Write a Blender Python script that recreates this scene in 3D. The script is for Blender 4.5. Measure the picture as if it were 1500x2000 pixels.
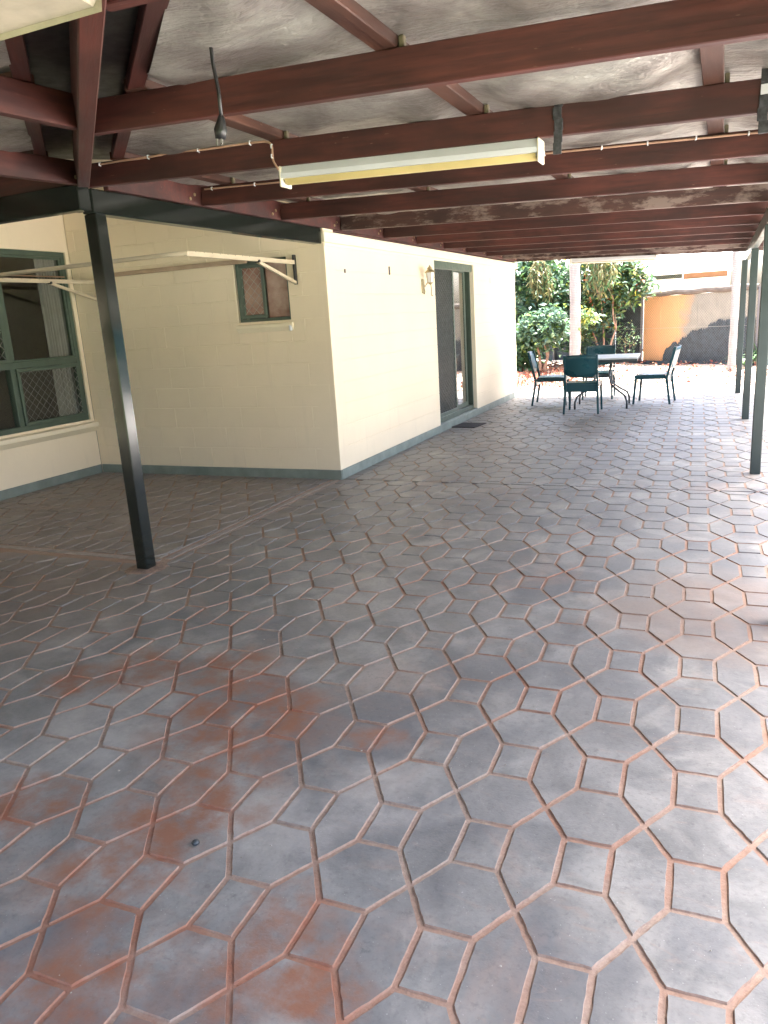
import bpy, math, random
import numpy as np
from mathutils import Vector, Matrix
random.seed(7); rng = np.random.default_rng(7)
for o in list(bpy.data.objects): bpy.data.objects.remove(o)
scene = bpy.context.scene; col = scene.collection
R = math.radians

# ------------------------------------------------------------------ camera
yaw, pitch, roll = -0.42642, 0.25057, 0.0625
f = Vector((math.sin(yaw)*math.cos(pitch), math.cos(yaw)*math.cos(pitch), -math.sin(pitch)))
rt = Vector((math.cos(yaw), -math.sin(yaw), 0)); dn = f.cross(rt)
r2 = rt*math.cos(roll) + dn*math.sin(roll); d2 = -rt*math.sin(roll) + dn*math.cos(roll)
cam = bpy.data.objects.new('camera', bpy.data.cameras.new('camera')); col.objects.link(cam)
m = Matrix.Identity(4)
for i in range(3):
    m[i][0] = r2[i]; m[i][1] = -d2[i]; m[i][2] = -f[i]
m[0][3], m[1][3], m[2][3] = 3.2238, -6.17717, 1.43465
cam.matrix_world = m
cam.data.sensor_fit = 'VERTICAL'; cam.data.sensor_height = 24; cam.data.lens = 1467.3*24/2000
cam.data.clip_start = 0.05; cam.data.clip_end = 500
scene.camera = cam

# ------------------------------------------------------------------ light
SUN = Vector((0.235, 0.22, 1.0)).normalized()
elev = math.asin(SUN.z); azim = math.atan2(SUN.x, SUN.y)
world = bpy.data.worlds.new('World'); scene.world = world; world.use_nodes = True
wn = world.node_tree; wn.nodes.clear()
sky = wn.nodes.new('ShaderNodeTexSky'); sky.sky_type = 'NISHITA'; sky.sun_disc = False
sky.sun_elevation = elev; sky.sun_rotation = azim; sky.dust_density = 6.0; sky.air_density = 0.8; sky.ozone_density = 0.6
bg = wn.nodes.new('ShaderNodeBackground'); bg.inputs['Strength'].default_value = 0.14
wo = wn.nodes.new('ShaderNodeOutputWorld')
wn.links.new(sky.outputs[0], bg.inputs[0]); wn.links.new(bg.outputs[0], wo.inputs[0])
sl = bpy.data.lights.new('sun', 'SUN'); sl.energy = 5.0; sl.angle = R(0.5); sl.color = (1.0, 0.95, 0.87)
so = bpy.data.objects.new('sun', sl); col.objects.link(so)
so.rotation_euler = SUN.to_track_quat('Z', 'Y').to_euler(); so.location = (0, 0, 20)
scene.view_settings.view_transform = 'Standard'; scene.view_settings.look = 'None'
scene.view_settings.gamma = 1; scene.view_settings.exposure = 3.5
scene.view_settings.use_curve_mapping = False

# ------------------------------------------------------------------ materials
class NT:
    def __init__(s, name):
        s.m = bpy.data.materials.new(name); s.m.use_nodes = True; s.t = s.m.node_tree; s.n = s.t.nodes; s.n.clear()
        s.out = s.n.new('ShaderNodeOutputMaterial'); s.b = s.n.new('ShaderNodeBsdfPrincipled')
        s.t.links.new(s.b.outputs[0], s.out.inputs[0])
    def lk(s, a, b): s.t.links.new(a, b)
    def set(s, k, v):
        if hasattr(v, 'is_output'): s.lk(v, s.b.inputs[k])
        else: s.b.inputs[k].default_value = (v if not isinstance(v, tuple) else (*v, 1))
    def pos(s, world=True, scale=(1, 1, 1), rnd=True):
        mp = s.n.new('ShaderNodeMapping'); mp.inputs['Scale'].default_value = scale
        if world:
            g = s.n.new('ShaderNodeNewGeometry'); s.lk(g.outputs['Position'], mp.inputs[0])
        else:
            g = s.n.new('ShaderNodeTexCoord'); s.lk(g.outputs['Object'], mp.inputs[0])
            if rnd:
                oi = s.n.new('ShaderNodeObjectInfo'); mu = s.n.new('ShaderNodeVectorMath'); mu.operation = 'SCALE'
                cb = s.n.new('ShaderNodeCombineXYZ')
                for k in range(3): s.lk(oi.outputs['Random'], cb.inputs[k])
                s.lk(cb.outputs[0], mu.inputs[0]); mu.inputs['Scale'].default_value = 40
                s.lk(mu.outputs[0], mp.inputs['Location'])
        return mp.outputs[0]
    def noise(s, vec, scale, detail=4, rough=.6, dist=0, out='Fac'):
        t = s.n.new('ShaderNodeTexNoise'); s.lk(vec, t.inputs['Vector'])
        t.inputs['Scale'].default_value = scale; t.inputs['Detail'].default_value = detail
        t.inputs['Roughness'].default_value = rough; t.inputs['Distortion'].default_value = dist
        return t.outputs[out]
    def ramp(s, fac, stops):
        r = s.n.new('ShaderNodeValToRGB'); s.lk(fac, r.inputs[0]); e = r.color_ramp.elements
        while len(e) < len(stops): e.new(0.5)
        for el, (p, c) in zip(e, stops):
            el.position = p; el.color = (c, c, c, 1) if not isinstance(c, tuple) else (*c, 1)
        return r.outputs[0]
    def mix(s, fac, a, b, mode='MIX'):
        x = s.n.new('ShaderNodeMix'); x.data_type = 'RGBA'; x.blend_type = mode
        for sock, v in ((x.inputs[0], fac), (x.inputs[6], a), (x.inputs[7], b)):
            if hasattr(v, 'is_output'): s.lk(v, sock)
            else: sock.default_value = v if not isinstance(v, tuple) else (*v, 1)
        return x.outputs[2]
    def math(s, op, a, b=0., clamp=False):
        x = s.n.new('ShaderNodeMath'); x.operation = op; x.use_clamp = clamp
        for sock, v in ((x.inputs[0], a), (x.inputs[1], b)):
            if hasattr(v, 'is_output'): s.lk(v, sock)
            else: sock.default_value = v
        return x.outputs[0]
    def rand(s):
        return s.n.new('ShaderNodeObjectInfo').outputs['Random']
    def bump(s, h, strength=.3, dist=.01, prev=None):
        b = s.n.new('ShaderNodeBump'); b.inputs['Strength'].default_value = strength; b.inputs['Distance'].default_value = dist
        s.lk(h, b.inputs['Height'])
        if prev is not None: s.lk(prev, b.inputs['Normal'])
        return b.outputs[0]
    def blob(s, centers, world_vec):
        """soft union of discs around floor points (x, y, radius)"""
        acc = None
        for (x, y, r) in centers:
            v = s.n.new('ShaderNodeVectorMath'); v.operation = 'DISTANCE'; s.lk(world_vec, v.inputs[0]); v.inputs[1].default_value = (x, y, 0)
            q = s.math('DIVIDE', v.outputs['Value'], r); q = s.math('SUBTRACT', 1.0, q, True)
            acc = q if acc is None else s.math('MAXIMUM', acc, q)
        return acc
    def attr(s, name):
        a = s.n.new('ShaderNodeAttribute'); a.attribute_name = name; return a.outputs['Color']

def simple(name, c, rough=.6, metal=0., var=.12, scale=8, bump=.1, world=True, spec=.5):
    t = NT(name); p = t.pos(world)
    n = t.noise(p, scale, 5)
    lo = tuple(max(0, k*(1-var)) for k in c); hi = tuple(min(1, k*(1+var)) for k in c)
    t.set('Base Color', t.ramp(n, [(.3, lo), (.7, hi)]))
    t.set('Roughness', t.ramp(t.noise(p, scale*2.3, 3), [(.3, max(0, rough-.07)), (.7, min(1, rough+.07))]))
    t.set('Metallic', metal); t.set('Specular IOR Level', spec)
    if bump: t.set('Normal', t.bump(t.noise(p, scale*14, 3), bump, .003))
    return t.m

M = {}
def wood(name, dark, mid, rough=.55, weather=0.):
    t = NT(name); p = t.pos(False, (1.6, 26, 26)); p2 = t.pos(False, (1, 2.5, 2.5))
    g = t.noise(p, 1.6, 7, .65, .4); big = t.noise(p2, 1.7, 4)
    c = t.ramp(g, [(.25, dark), (.62, mid), (.85, tuple(k*1.25 for k in mid))])
    c = t.mix(t.ramp(big, [(.38, 0.), (.62, .75)]), c, tuple(k*.6 for k in dark))
    sp = t.noise(t.pos(False, (3, 14, 14)), 5, 2)
    c = t.mix(t.ramp(sp, [(.73, 0.), (.78, .35)]), c, (.3, .19, .14))
    if weather:
        w = t.noise(t.pos(False, (1.3, 4, 4)), 2.2, 6, .7)
        c = t.mix(t.ramp(w, [(.47, 0.), (.56, weather)]), c, (.26, .2, .17))
    t.set('Base Color', c); t.set('Roughness', t.ramp(g, [(.2, rough-.1), (.8, rough+.12)]))
    t.set('Normal', t.bump(g, .35, .004)); return t.m
M['wood'] = wood('stained_hardwood', (.030, .0072, .0065), (.095, .024, .017))
M['wood_worn'] = wood('worn_hardwood', (.035, .013, .011), (.075, .03, .022), .6, .6)
M['purlin'] = wood('batten_hardwood', (.042, .016, .011), (.09, .035, .021))
M['pale_wood'] = wood('pale_batten_end', (.13, .105, .06), (.2, .165, .10))

def foil():
    t = NT('sagging_roof_insulation'); p = t.pos(True)
    pw = t.pos(True, (.9, 5, 1)); w = t.noise(pw, 2.2, 6, .6, .5); w2 = t.noise(p, 17, 5, .65, .8)
    c = t.ramp(t.noise(p, 2.3, 5, .6, .6), [(.32, (.20, .175, .16)), (.5, (.33, .305, .28)), (.68, (.48, .47, .42))])
    c = t.mix(t.ramp(w2, [(.55, 0.), (.75, .3)]), c, (.24, .19, .16))
    t.set('Base Color', c); t.set('Metallic', .6); t.set('Roughness', t.ramp(w2, [(.3, .34), (.7, .58)]))
    crk = t.n.new('ShaderNodeTexVoronoi'); crk.feature = 'DISTANCE_TO_EDGE'; crk.inputs['Scale'].default_value = 4.5; cw = t.n.new('ShaderNodeVectorMath'); cw.operation = 'ADD'; t.lk(p, cw.inputs[0]); t.lk(t.noise(p, 6, 4, out='Color'), cw.inputs[1]); t.lk(cw.outputs[0], crk.inputs['Vector'])
    b = t.bump(w, .5, .04); b = t.bump(t.ramp(crk.outputs['Distance'], [(0., 0.), (.25, 1.)]), .14, .02, b); t.set('Normal', t.bump(w2, .28, .008, b)); return t.m
M['foil'] = foil()

def cream(name, base, dirt=.35):
    t = NT(name); p = t.pos(True)
    n = t.noise(p, 1.4, 5); c = t.ramp(n, [(.3, tuple(k*.93 for k in base)), (.7, base)])
    oi = t.rand(); c = t.mix(t.math('MULTIPLY', oi, .06), c, tuple(k*.75 for k in base))
    g = t.noise(t.pos(True, (4, 4, .6)), 2, 5); c = t.mix(t.ramp(g, [(.6, 0.), (.85, dirt)]), c, tuple(k*.72 for k in base))
    t.set('Base Color', c); t.set('Roughness', .62)
    b = t.bump(t.noise(p, 55, 4), .35, .003); t.set('Normal', t.bump(t.noise(p, 9, 3), .25, .004, b)); return t.m
M['cream'] = cream('cream_painted_block', (.83, .71, .53))
M['trim'] = cream('cream_painted_trim', (.81, .72, .54), .2)
M['plinth'] = simple('grey_green_plinth_paint', (.19, .225, .20), .5, var=.2, scale=5, bump=.3)
M['green'] = simple('green_powder_coat', (.07, .10, .076), .42, var=.12)
M['steel'] = simple('dark_green_gloss_steel', (.009, .012, .010), .14, var=.05, scale=1, bump=0)
M['steel_pale'] = simple('faded_green_steel', (.028, .04, .038), .35, var=.2, scale=3, bump=.05)
M['rust'] = simple('rust_and_mortar_stain', (.22, .15, .11), .9, var=.4, scale=30, bump=.5)
M['white'] = simple('white_enamel', (.66, .67, .69), .35, var=.06, scale=4, bump=0)
M['yellowed'] = simple('yellowed_diffuser', (.56, .45, .19), .4, var=.12, scale=3, bump=0)
M['cream_plastic'] = simple('aged_cream_plastic', (.66, .60, .46), .45, var=.14, scale=6, bump=.05)
M['cable'] = simple('painted_cable', (.42, .25, .17), .5, var=.15)
M['black'] = simple('black_plastic', (.012, .012, .013), .4, var=.2)
M['brass'] = simple('tarnished_metal', (.40, .33, .20), .4, .7, scale=30)
M['strap'] = simple('galvanised_strap', (.055, .055, .06), .5, .5, var=.7, scale=26, bump=.4)
M['wire'] = simple('grey_security_wire', (.36, .36, .33), .45, .4)
M['dark_mesh'] = simple('green_grey_mesh', (.085, .105, .095), .45, .2)
M['curtain'] = simple('grey_curtain_cloth', (.30, .28, .26), .85)
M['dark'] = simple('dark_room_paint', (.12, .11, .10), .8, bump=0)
M['resin'] = simple('dark_green_resin', (.010, .058, .074), .3, var=.04, scale=2, bump=0)
M['table_top'] = simple('pale_grey_table_resin', (.46, .48, .48), .35, var=.12, scale=7)
M['table_leg'] = simple('dark_tube_metal', (.05, .06, .065), .35, .4)
M['mat'] = simple('dark_door_mat', (.03, .028, .034), .95, var=.4, scale=40, bump=.8)
M['orange'] = None
M['pale_joint'] = simple('worn_mortar', (.27, .235, .205), .85, var=.25, scale=14, bump=.5)
M['line_cream'] = simple('aged_clothesline_paint', (.50, .42, .30), .45, var=.12, scale=6)
M['rail_tan'] = simple('tan_rail_paint', (.44, .32, .225), .55)
M['crumb'] = simple('dry_crumbs', (.32, .29, .25), .9, var=.5, scale=3)
M['olive'] = simple('olive_stalk', (.16, .14, .06), .8)
M['added_hedge_core'] = simple('added_hedge_shaded_twigs', (.03, .045, .02), .9)
M['roof_metal'] = simple('pale_roof_sheet', (.5, .5, .48), .45, .3)
M['nb_white'] = simple('neighbour_white_render', (.8, .79, .76), .7)
M['nb_orange'] = simple('neighbour_terracotta', (.22, .115, .07), .8, scale=4)
M['teal'] = simple('teal_sheet_metal', (.02, .11, .13), .5, var=.1, scale=2)
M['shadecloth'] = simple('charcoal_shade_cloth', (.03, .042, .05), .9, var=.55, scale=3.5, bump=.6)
M['bush_shade'] = simple('blue_grey_bush_shade', (.028, .042, .052), .85, var=.45, scale=9, bump=.8)
M['post_grey'] = simple('grey_fence_post', (.11, .105, .11), .7)
M['cap'] = simple('weathered_capping', (.10, .082, .072), .85, var=.25, scale=6, bump=.5)
M['plug_metal'] = simple('plug_metal', (.6, .58, .55), .3, .8)

def glass(name, tint=.03, rough=.02, bumpy=0.):
    t = NT(name); t.n.remove(t.b)
    tr = t.n.new('ShaderNodeBsdfTransparent'); tr.inputs[0].default_value = (.93, .95, .94, 1)
    gl = t.n.new('ShaderNodeBsdfGlossy'); gl.inputs['Roughness'].default_value = rough
    fr = t.n.new('ShaderNodeLayerWeight'); fr.inputs[0].default_value = .5; fq = t.math('POWER', fr.outputs['Facing'], 4.)
    mx = t.n.new('ShaderNodeMixShader'); fac = t.math('ADD', t.math('MULTIPLY', fq, .8), tint, True)
    if bumpy:
        bn = t.bump(t.noise(t.pos(True), 38, 3, .6, 1.), bumpy, .01); t.lk(bn, gl.inputs['Normal'])
    t.lk(fac, mx.inputs[0]); t.lk(tr.outputs[0], mx.inputs[1]); t.lk(gl.outputs[0], mx.inputs[2]); t.lk(mx.outputs[0], t.out.inputs[0])
    return t.m
M['glass'] = glass('window_glass', .05)
M['door_glass'] = glass('door_glass', .30, .015)
def obscure():
    t = NT('obscure_figured_glass'); p = t.pos(True)
    t.set('Base Color', t.ramp(t.noise(p, 5, 3), [(.3, (.20, .075, .045)), (.7, (.42, .28, .22))]))  # warm orange reflections painted into the glass colour
    t.set('Roughness', .12); t.set('Specular IOR Level', 1.0)
    t.set('Normal', t.bump(t.noise(p, 42, 4, .6, 1.2), .6, .008)); return t.m
M['obscure'] = obscure()

STAIN = [(.75, -4.0, .22), (1.25, -4.75, .2), (2.15, -4.0, .12), (2.45, -5.05, .12), (1.95, -5.2, .3), (1.62, -4.06, .42), (1.30, -3.75, .30), (1.75, -4.55, .33), (1.75, -4.85, .28), (2.33, -4.98, .22), (.95, -3.85, .3)]
def paver(name, joint=False):
    t = NT(name); p = t.pos(True)
    wob = t.noise(p, 2.7, 4, .6, out='Color'); ww = t.n.new('ShaderNodeVectorMath'); ww.operation = 'MULTIPLY_ADD'
    t.lk(wob, ww.inputs[0]); ww.inputs[1].default_value = (.5, .5, 0); 
    sub = t.n.new('ShaderNodeVectorMath'); sub.operation = 'SUBTRACT'; t.lk(p, sub.inputs[0]); sub.inputs[1].default_value = (.25, .25, 0)
    t.lk(sub.outputs[0], ww.inputs[2]); wv = ww.outputs[0]
    a = t.noise(p, 1.1, 5, .6, .5); b = t.noise(p, 5.5, 6, .62, .6); c3 = t.noise(p, 60, 4, .7)
    if joint:
        c = t.ramp(t.noise(p, 1.9, 5, .65, .5), [(.3, (.30, .15, .095)), (.45, (.34, .225, .165)), (.6, (.35, .28, .225)), (.75, (.21, .185, .165))])
        c = t.mix(t.ramp(c3, [(.3, .5), (.7, 0.)]), c, (.16, .09, .065))
    else:
        c = t.ramp(b, [(.3, (.122, .125, .122)), (.5, (.205, .205, .195)), (.72, (.31, .302, .28))])
        c = t.mix(t.ramp(t.noise(p, 1.6, 5, .62, .3), [(.44, 0.), (.62, .75)]), c, (.100, .106, .115))
        c = t.mix(t.math('MULTIPLY', t.rand(), .45), c, (.155, .152, .148))
        c = t.mix(t.ramp(t.noise(p, 2.4, 5, .6, 1.), [(.52, 0.), (.7, .6)]), c, (.35, .335, .30))
        c = t.mix(t.ramp(t.noise(p, 1.7, 5, .7, .8), [(.56, 0.), (.8, .5)]), c, (.33, .215, .16))
        c = t.mix(t.ramp(c3, [(.25, .35), (.5, 0.)]), c, (.06, .055, .06))
        c = t.mix(t.ramp(t.noise(p, 130, 2, .5), [(.70, 0.), (.76, .5)]), c, (.5, .48, .46))
        c = t.mix(t.ramp(t.noise(t.pos(True, (1, 3.2, 1)), 7, 6, .7, 1.2), [(.58, 0.), (.72, .45)]), c, (.26, .195, .16))
        c = t.mix(t.ramp(t.noise(p, 22, 5, .75), [(.58, 0.), (.68, .4)]), c, (.07, .068, .072))
    pale = t.ramp(t.blob([(1.15, -4.3, .45), (1.0, -4.7, .4), (2.1, -4.6, .3), (2.3, -4.35, .25), (.4, -3.7, .3)], wv), [(.05, 0.), (.6, .7)])
    pale = t.math('MULTIPLY', pale, t.ramp(t.noise(p, 5, 6, .7), [(.35, .1), (.6, 1.)]))
    if not joint: c = t.mix(pale, c, (.36, .345, .32))
    dust = t.ramp(t.blob([(-1.3, -3.2, 2.0), (-1.5, -1.2, 2.2), (3.3, -2.5, .7)], wv), [(.0, 0.), (.5, .6)])
    dust = t.math('MULTIPLY', dust, t.ramp(t.noise(p, 2.2, 5, .65), [(.3, .45), (.65, 1.)]))
    c = t.mix(dust, c, (.21, .15, .115) if not joint else (.25, .17, .125))
    # red dirt washed over the floor in the near left
    st = t.blob(STAIN, wv); st = t.ramp(st, [(.05, 0.), (.5, .95)])
    st = t.math('MULTIPLY', st, t.ramp(t.noise(p, 8, 5, .65), [(.38, .08), (.62, 1.)]))
    c = t.mix(st, c, (.22, .10, .06) if not joint else (.30, .125, .075))
    t.set('Base Color', c)
    t.set('Roughness', .85 if joint else t.ramp(b, [(.3, .40), (.7, .60)]))
    if not joint: t.set('Specular IOR Level', .55)
    n1 = t.bump(t.noise(p, 140, 3, .6), .3 if not joint else .8, .0025)
    t.set('Normal', t.bump(t.noise(p, 11, 4), .25, .006, n1)); return t.m
M['paver'] = paver('slate_grey_paver'); M['joint'] = paver('sandy_joint', True)

def ground(name, stops, scale=3, rough=.9, bump=.5):
    t = NT(name); p = t.pos(True); n = t.noise(p, scale, 8, .7, .5)
    t.set('Base Color', t.ramp(n, stops)); t.set('Roughness', rough)
    t.set('Normal', t.bump(t.noise(p, scale*12, 5), bump, .02)); return t.m
M['lawn'] = ground('lawn_turf', [(.3, (.035, .06, .018)), (.7, (.09, .125, .04))], 2.5)
M['sand'] = ground('bleached_sandy_soil', [(.3, (.34, .25, .19)), (.55, (.52, .44, .37)), (.8, (.6, .54, .48))], 1.2)
M['concrete'] = ground('sunlit_bounce_path_concrete', [(.3, (.5, .49, .475)), (.7, (.6, .59, .575))], 2)

def leafmat(name, trans=.25, rough=.35):
    t = NT(name); c = t.attr('col'); n = t.noise(t.pos(True), 25, 2)
    c = t.mix(t.ramp(n, [(.35, .0), (.7, .35)]), c, (.02, .035, .015), 'MIX')
    t.set('Base Color', c); t.set('Roughness', rough)
    tr = t.n.new('ShaderNodeBsdfTranslucent'); t.lk(c, tr.inputs[0]); mx = t.n.new('ShaderNodeMixShader'); mx.inputs[0].default_value = trans
    t.lk(t.b.outputs[0], mx.inputs[1]); t.lk(tr.outputs[0], mx.inputs[2]); t.lk(mx.outputs[0], t.out.inputs[0]); return t.m
M['leaf'] = leafmat('leaf', .38); M['dryleaf'] = leafmat('dry_leaf', .1, .7)
def barkmat(name, a, b, ring=0):
    t = NT(name); p = t.pos(True); n = t.noise(t.pos(True, (6, 6, 1.5)), 3, 5)
    c = t.ramp(n, [(.3, a), (.7, b)])
    if ring:
        w = t.n.new('ShaderNodeTexWave'); w.bands_direction = 'Z'; t.lk(p, w.inputs[0]); w.inputs['Scale'].default_value = ring
        w.inputs['Distortion'].default_value = 1.5; w.inputs['Detail'].default_value = 3
        c = t.mix(t.ramp(w.outputs[0], [(.0, .45), (.35, 0.)]), c, tuple(k*.5 for k in a)); t.set('Normal', t.bump(w.outputs[0], .4, .01))
    t.set('Base Color', c); t.set('Roughness', .85); return t.m
M['palm_bark'] = barkmat('ringed_grey_palm_bark', (.19, .18, .175), (.28, .27, .265), 9)
M['bark'] = barkmat('tan_bark', (.22, .13, .09), (.38, .24, .17))

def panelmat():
    t = NT('orange_paint_with_shade'); tc = t.n.new('ShaderNodeTexCoord'); sp = t.n.new('ShaderNodeSeparateXYZ')
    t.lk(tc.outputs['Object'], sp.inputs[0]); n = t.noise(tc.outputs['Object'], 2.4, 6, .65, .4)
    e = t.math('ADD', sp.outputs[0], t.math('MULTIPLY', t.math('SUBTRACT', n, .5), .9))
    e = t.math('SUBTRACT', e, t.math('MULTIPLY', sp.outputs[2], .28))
    fac = t.ramp(t.math('MULTIPLY', e, .5), [(.36, 0.), (.54, 1.)])  # orange gives way to grey: tree canopy shade put into the panel colour
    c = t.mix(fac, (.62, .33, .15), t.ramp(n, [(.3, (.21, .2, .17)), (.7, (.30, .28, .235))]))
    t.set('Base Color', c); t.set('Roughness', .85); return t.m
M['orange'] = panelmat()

# ------------------------------------------------------------------ mesh helpers
class MB:
    def __init__(s): s.v = []; s.f = []; s.c = None
    def add(s, vs, fs):
        b = len(s.v); s.v += [tuple(p) for p in vs]; s.f += [tuple(b+i for i in q) for q in fs]; return s
    def box(s, x0, x1, y0, y1, z0, z1):
        return s.add([(x, y, z) for z in (z0, z1) for y in (y0, y1) for x in (x0, x1)],
                     [(0, 2, 3, 1), (4, 5, 7, 6), (0, 1, 5, 4), (2, 6, 7, 3), (0, 4, 6, 2), (1, 3, 7, 5)])
    def cbox(s, x0, x1, y0, y1, z0, z1, b=.004):
        """box with chamfered edges"""
        X = (x0, x1); Y = (y0, y1); Z = (z0, z1); vs = []; idx = {}
        for i in (0, 1):
            for j in (0, 1):
                for k in (0, 1):
                    sx = b*(1-2*i); sy = b*(1-2*j); sz = b*(1-2*k)
                    idx[i, j, k] = len(vs)
                    vs += [(X[i], Y[j]+sy, Z[k]+sz), (X[i]+sx, Y[j], Z[k]+sz), (X[i]+sx, Y[j]+sy, Z[k])]
        fs = []
        for i in (0, 1):
            q = [idx[i, a, c] for a, c in ((0, 0), (1, 0), (1, 1), (0, 1))]; fs.append(q if i else q[::-1])
            q = [idx[a, i, c]+1 for a, c in ((0, 0), (1, 0), (1, 1), (0, 1))]; fs.append(q[::-1] if i else q)
            q = [idx[a, c, i]+2 for a, c in ((0, 0), (1, 0), (1, 1), (0, 1))]; fs.append(q if i else q[::-1])
        for i in (0, 1):
            for j in (0, 1):
                fs.append([idx[i, j, 0], idx[i, j, 1], idx[i, j, 1]+1, idx[i, j, 0]+1])
                fs.append([idx[i, 0, j], idx[i, 1, j], idx[i, 1, j]+2, idx[i, 0, j]+2])
                fs.append([idx[0, i, j]+1, idx[1, i, j]+1, idx[1, i, j]+2, idx[0, i, j]+2])
                for k in (0, 1): fs.append([idx[i, j, k], idx[i, j, k]+1, idx[i, j, k]+2])
        return s.add(vs, fs)
    def bar(s, p0, p1, w, h=None, up=(0, 0, 1), taper=1.):
        h = w if h is None else h
        p0 = Vector(p0); p1 = Vector(p1); d = (p1-p0).normalized(); u = Vector(up)
        if abs(d.dot(u)) > .98: u = Vector((0, 1, 0))
        a = d.cross(u).normalized(); b = a.cross(d)
        vs = []
        for p, t in ((p0, 1.), (p1, taper)):
            vs += [p+a*w/2*t*i+b*h/2*t*j for i, j in ((-1, -1), (1, -1), (1, 1), (-1, 1))]
        return s.add(vs, [(0, 1, 2, 3), (7, 6, 5, 4), (0, 4, 5, 1), (1, 5, 6, 2), (2, 6, 7, 3), (3, 7, 4, 0)])
    def tube(s, pts, r, n=8, cap=True):
        pts = [Vector(p) for p in pts]; rs = r if isinstance(r, (list, tuple)) else [r]*len(pts)
        vs = []; a = None
        for i, p in enumerate(pts):
            d = (pts[min(i+1, len(pts)-1)]-pts[max(i-1, 0)]).normalized()
            if a is None:
                u = Vector((0, 0, 1)) if abs(d.z) < .9 else Vector((1, 0, 0)); a = d.cross(u).normalized()
            else: a = (a-d*a.dot(d)).normalized()
            b = d.cross(a)
            vs += [p+(a*math.cos(t*2*math.pi/n)+b*math.sin(t*2*math.pi/n))*rs[i] for t in range(n)]
        fs = [(i*n+k, i*n+(k+1) % n, (i+1)*n+(k+1) % n, (i+1)*n+k) for i in range(len(pts)-1) for k in range(n)]
        if cap: fs += [tuple(range(n))[::-1], tuple((len(pts)-1)*n+k for k in range(n))]
        return s.add(vs, fs)
    def lathe(s, prof, n=14, c=(0, 0)):
        vs = [(c[0]+r*math.cos(2*math.pi*k/n), c[1]+r*math.sin(2*math.pi*k/n), z) for r, z in prof for k in range(n)]
        fs = [(i*n+k, i*n+(k+1) % n, (i+1)*n+(k+1) % n, (i+1)*n+k) for i in range(len(prof)-1) for k in range(n)]
        return s.add(vs, fs)
    def mesh(s, name, mat, smooth=False):
        me = bpy.data.meshes.new(name); me.from_pydata(s.v, [], s.f); me.materials.append(mat)
        if smooth:
            for p in me.polygons: p.use_smooth = True
        me.validate(); me.update(); return me

def put(name, me, parent=None, loc=(0, 0, 0), rot=(0, 0, 0), kind=None):
    o = bpy.data.objects.new(name, me); col.objects.link(o); o.location = loc; o.rotation_euler = rot
    if parent is not None: o.parent = parent
    if kind: o['kind'] = kind
    return o
def part(name, mb, mat, parent, smooth=False, kind=None, loc=(0, 0, 0), rot=(0, 0, 0)):
    return put(name, mb.mesh(name, mat, smooth), parent, loc, rot, kind)
def tag(o, label, cat, group=None):
    o['label'] = label; o['category'] = cat
    if group: o['group'] = group
    return o
def thing(name, label, cat, loc=(0, 0, 0), rotz=0., group=None):
    o = bpy.data.objects.new(name, None); col.objects.link(o); o.location = loc; o.rotation_euler = (0, 0, rotz)
    o.empty_display_size = .1
    return tag(o, label, cat, group)
def copy_tree(o, parent=None):
    c = o.copy(); col.objects.link(c); c.parent = parent
    for ch in [k for k in bpy.data.objects if k.parent == o]: copy_tree(ch, c)
    return c

# ------------------------------------------------------------------ ground
g = MB(); g.add([(-90, -90, -.06), (90, -90, -.06), (90, 110, -.06), (-90, 110, -.06)], [(0, 1, 2, 3)])
put('lawn', g.mesh('lawn', M['lawn']), kind='structure')
nx, ny = 60, 50; bed = MB(); vs = []
for j in range(ny+1):
    for i in range(nx+1):
        x = -9+i*19/nx; y = 7.98+j*10/ny
        e = min(1, (y-7.98)/.4)
        vs.append((x, y, -.035+e*(.03*math.sin(x*2.1+y)+.02*math.sin(3.3*y-x)+.03)*.8))
bed.add(vs, [(j*(nx+1)+i, j*(nx+1)+i+1, (j+1)*(nx+1)+i+1, (j+1)*(nx+1)+i) for j in range(ny) for i in range(nx)])
o = put('garden_bed', bed.mesh('garden_bed', M['sand'], True), kind='structure')

slab = MB(); slab.box(-3.2, 4.3, -8.2, 7.9, -.12, -.006); slab.box(-8, -3.2, -8.2, -2.5, -.12, -.0065)
floor = put('patio_floor', slab.mesh('patio_floor', M['joint']), kind='structure')
cc = MB(); cc.box(4.302, 13, -6.5, 7.9, -.12, .0)
put('bounce_path', cc.mesh('bounce_path', M['concrete']), kind='structure')  # unseen pale path, added to bounce sunlight onto the long wall
eg = MB(); eg.cbox(-3.2, 7.1, 7.905, 7.99, -.1, .008)
part('edging_strip', eg, M['cap'], floor)

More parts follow.
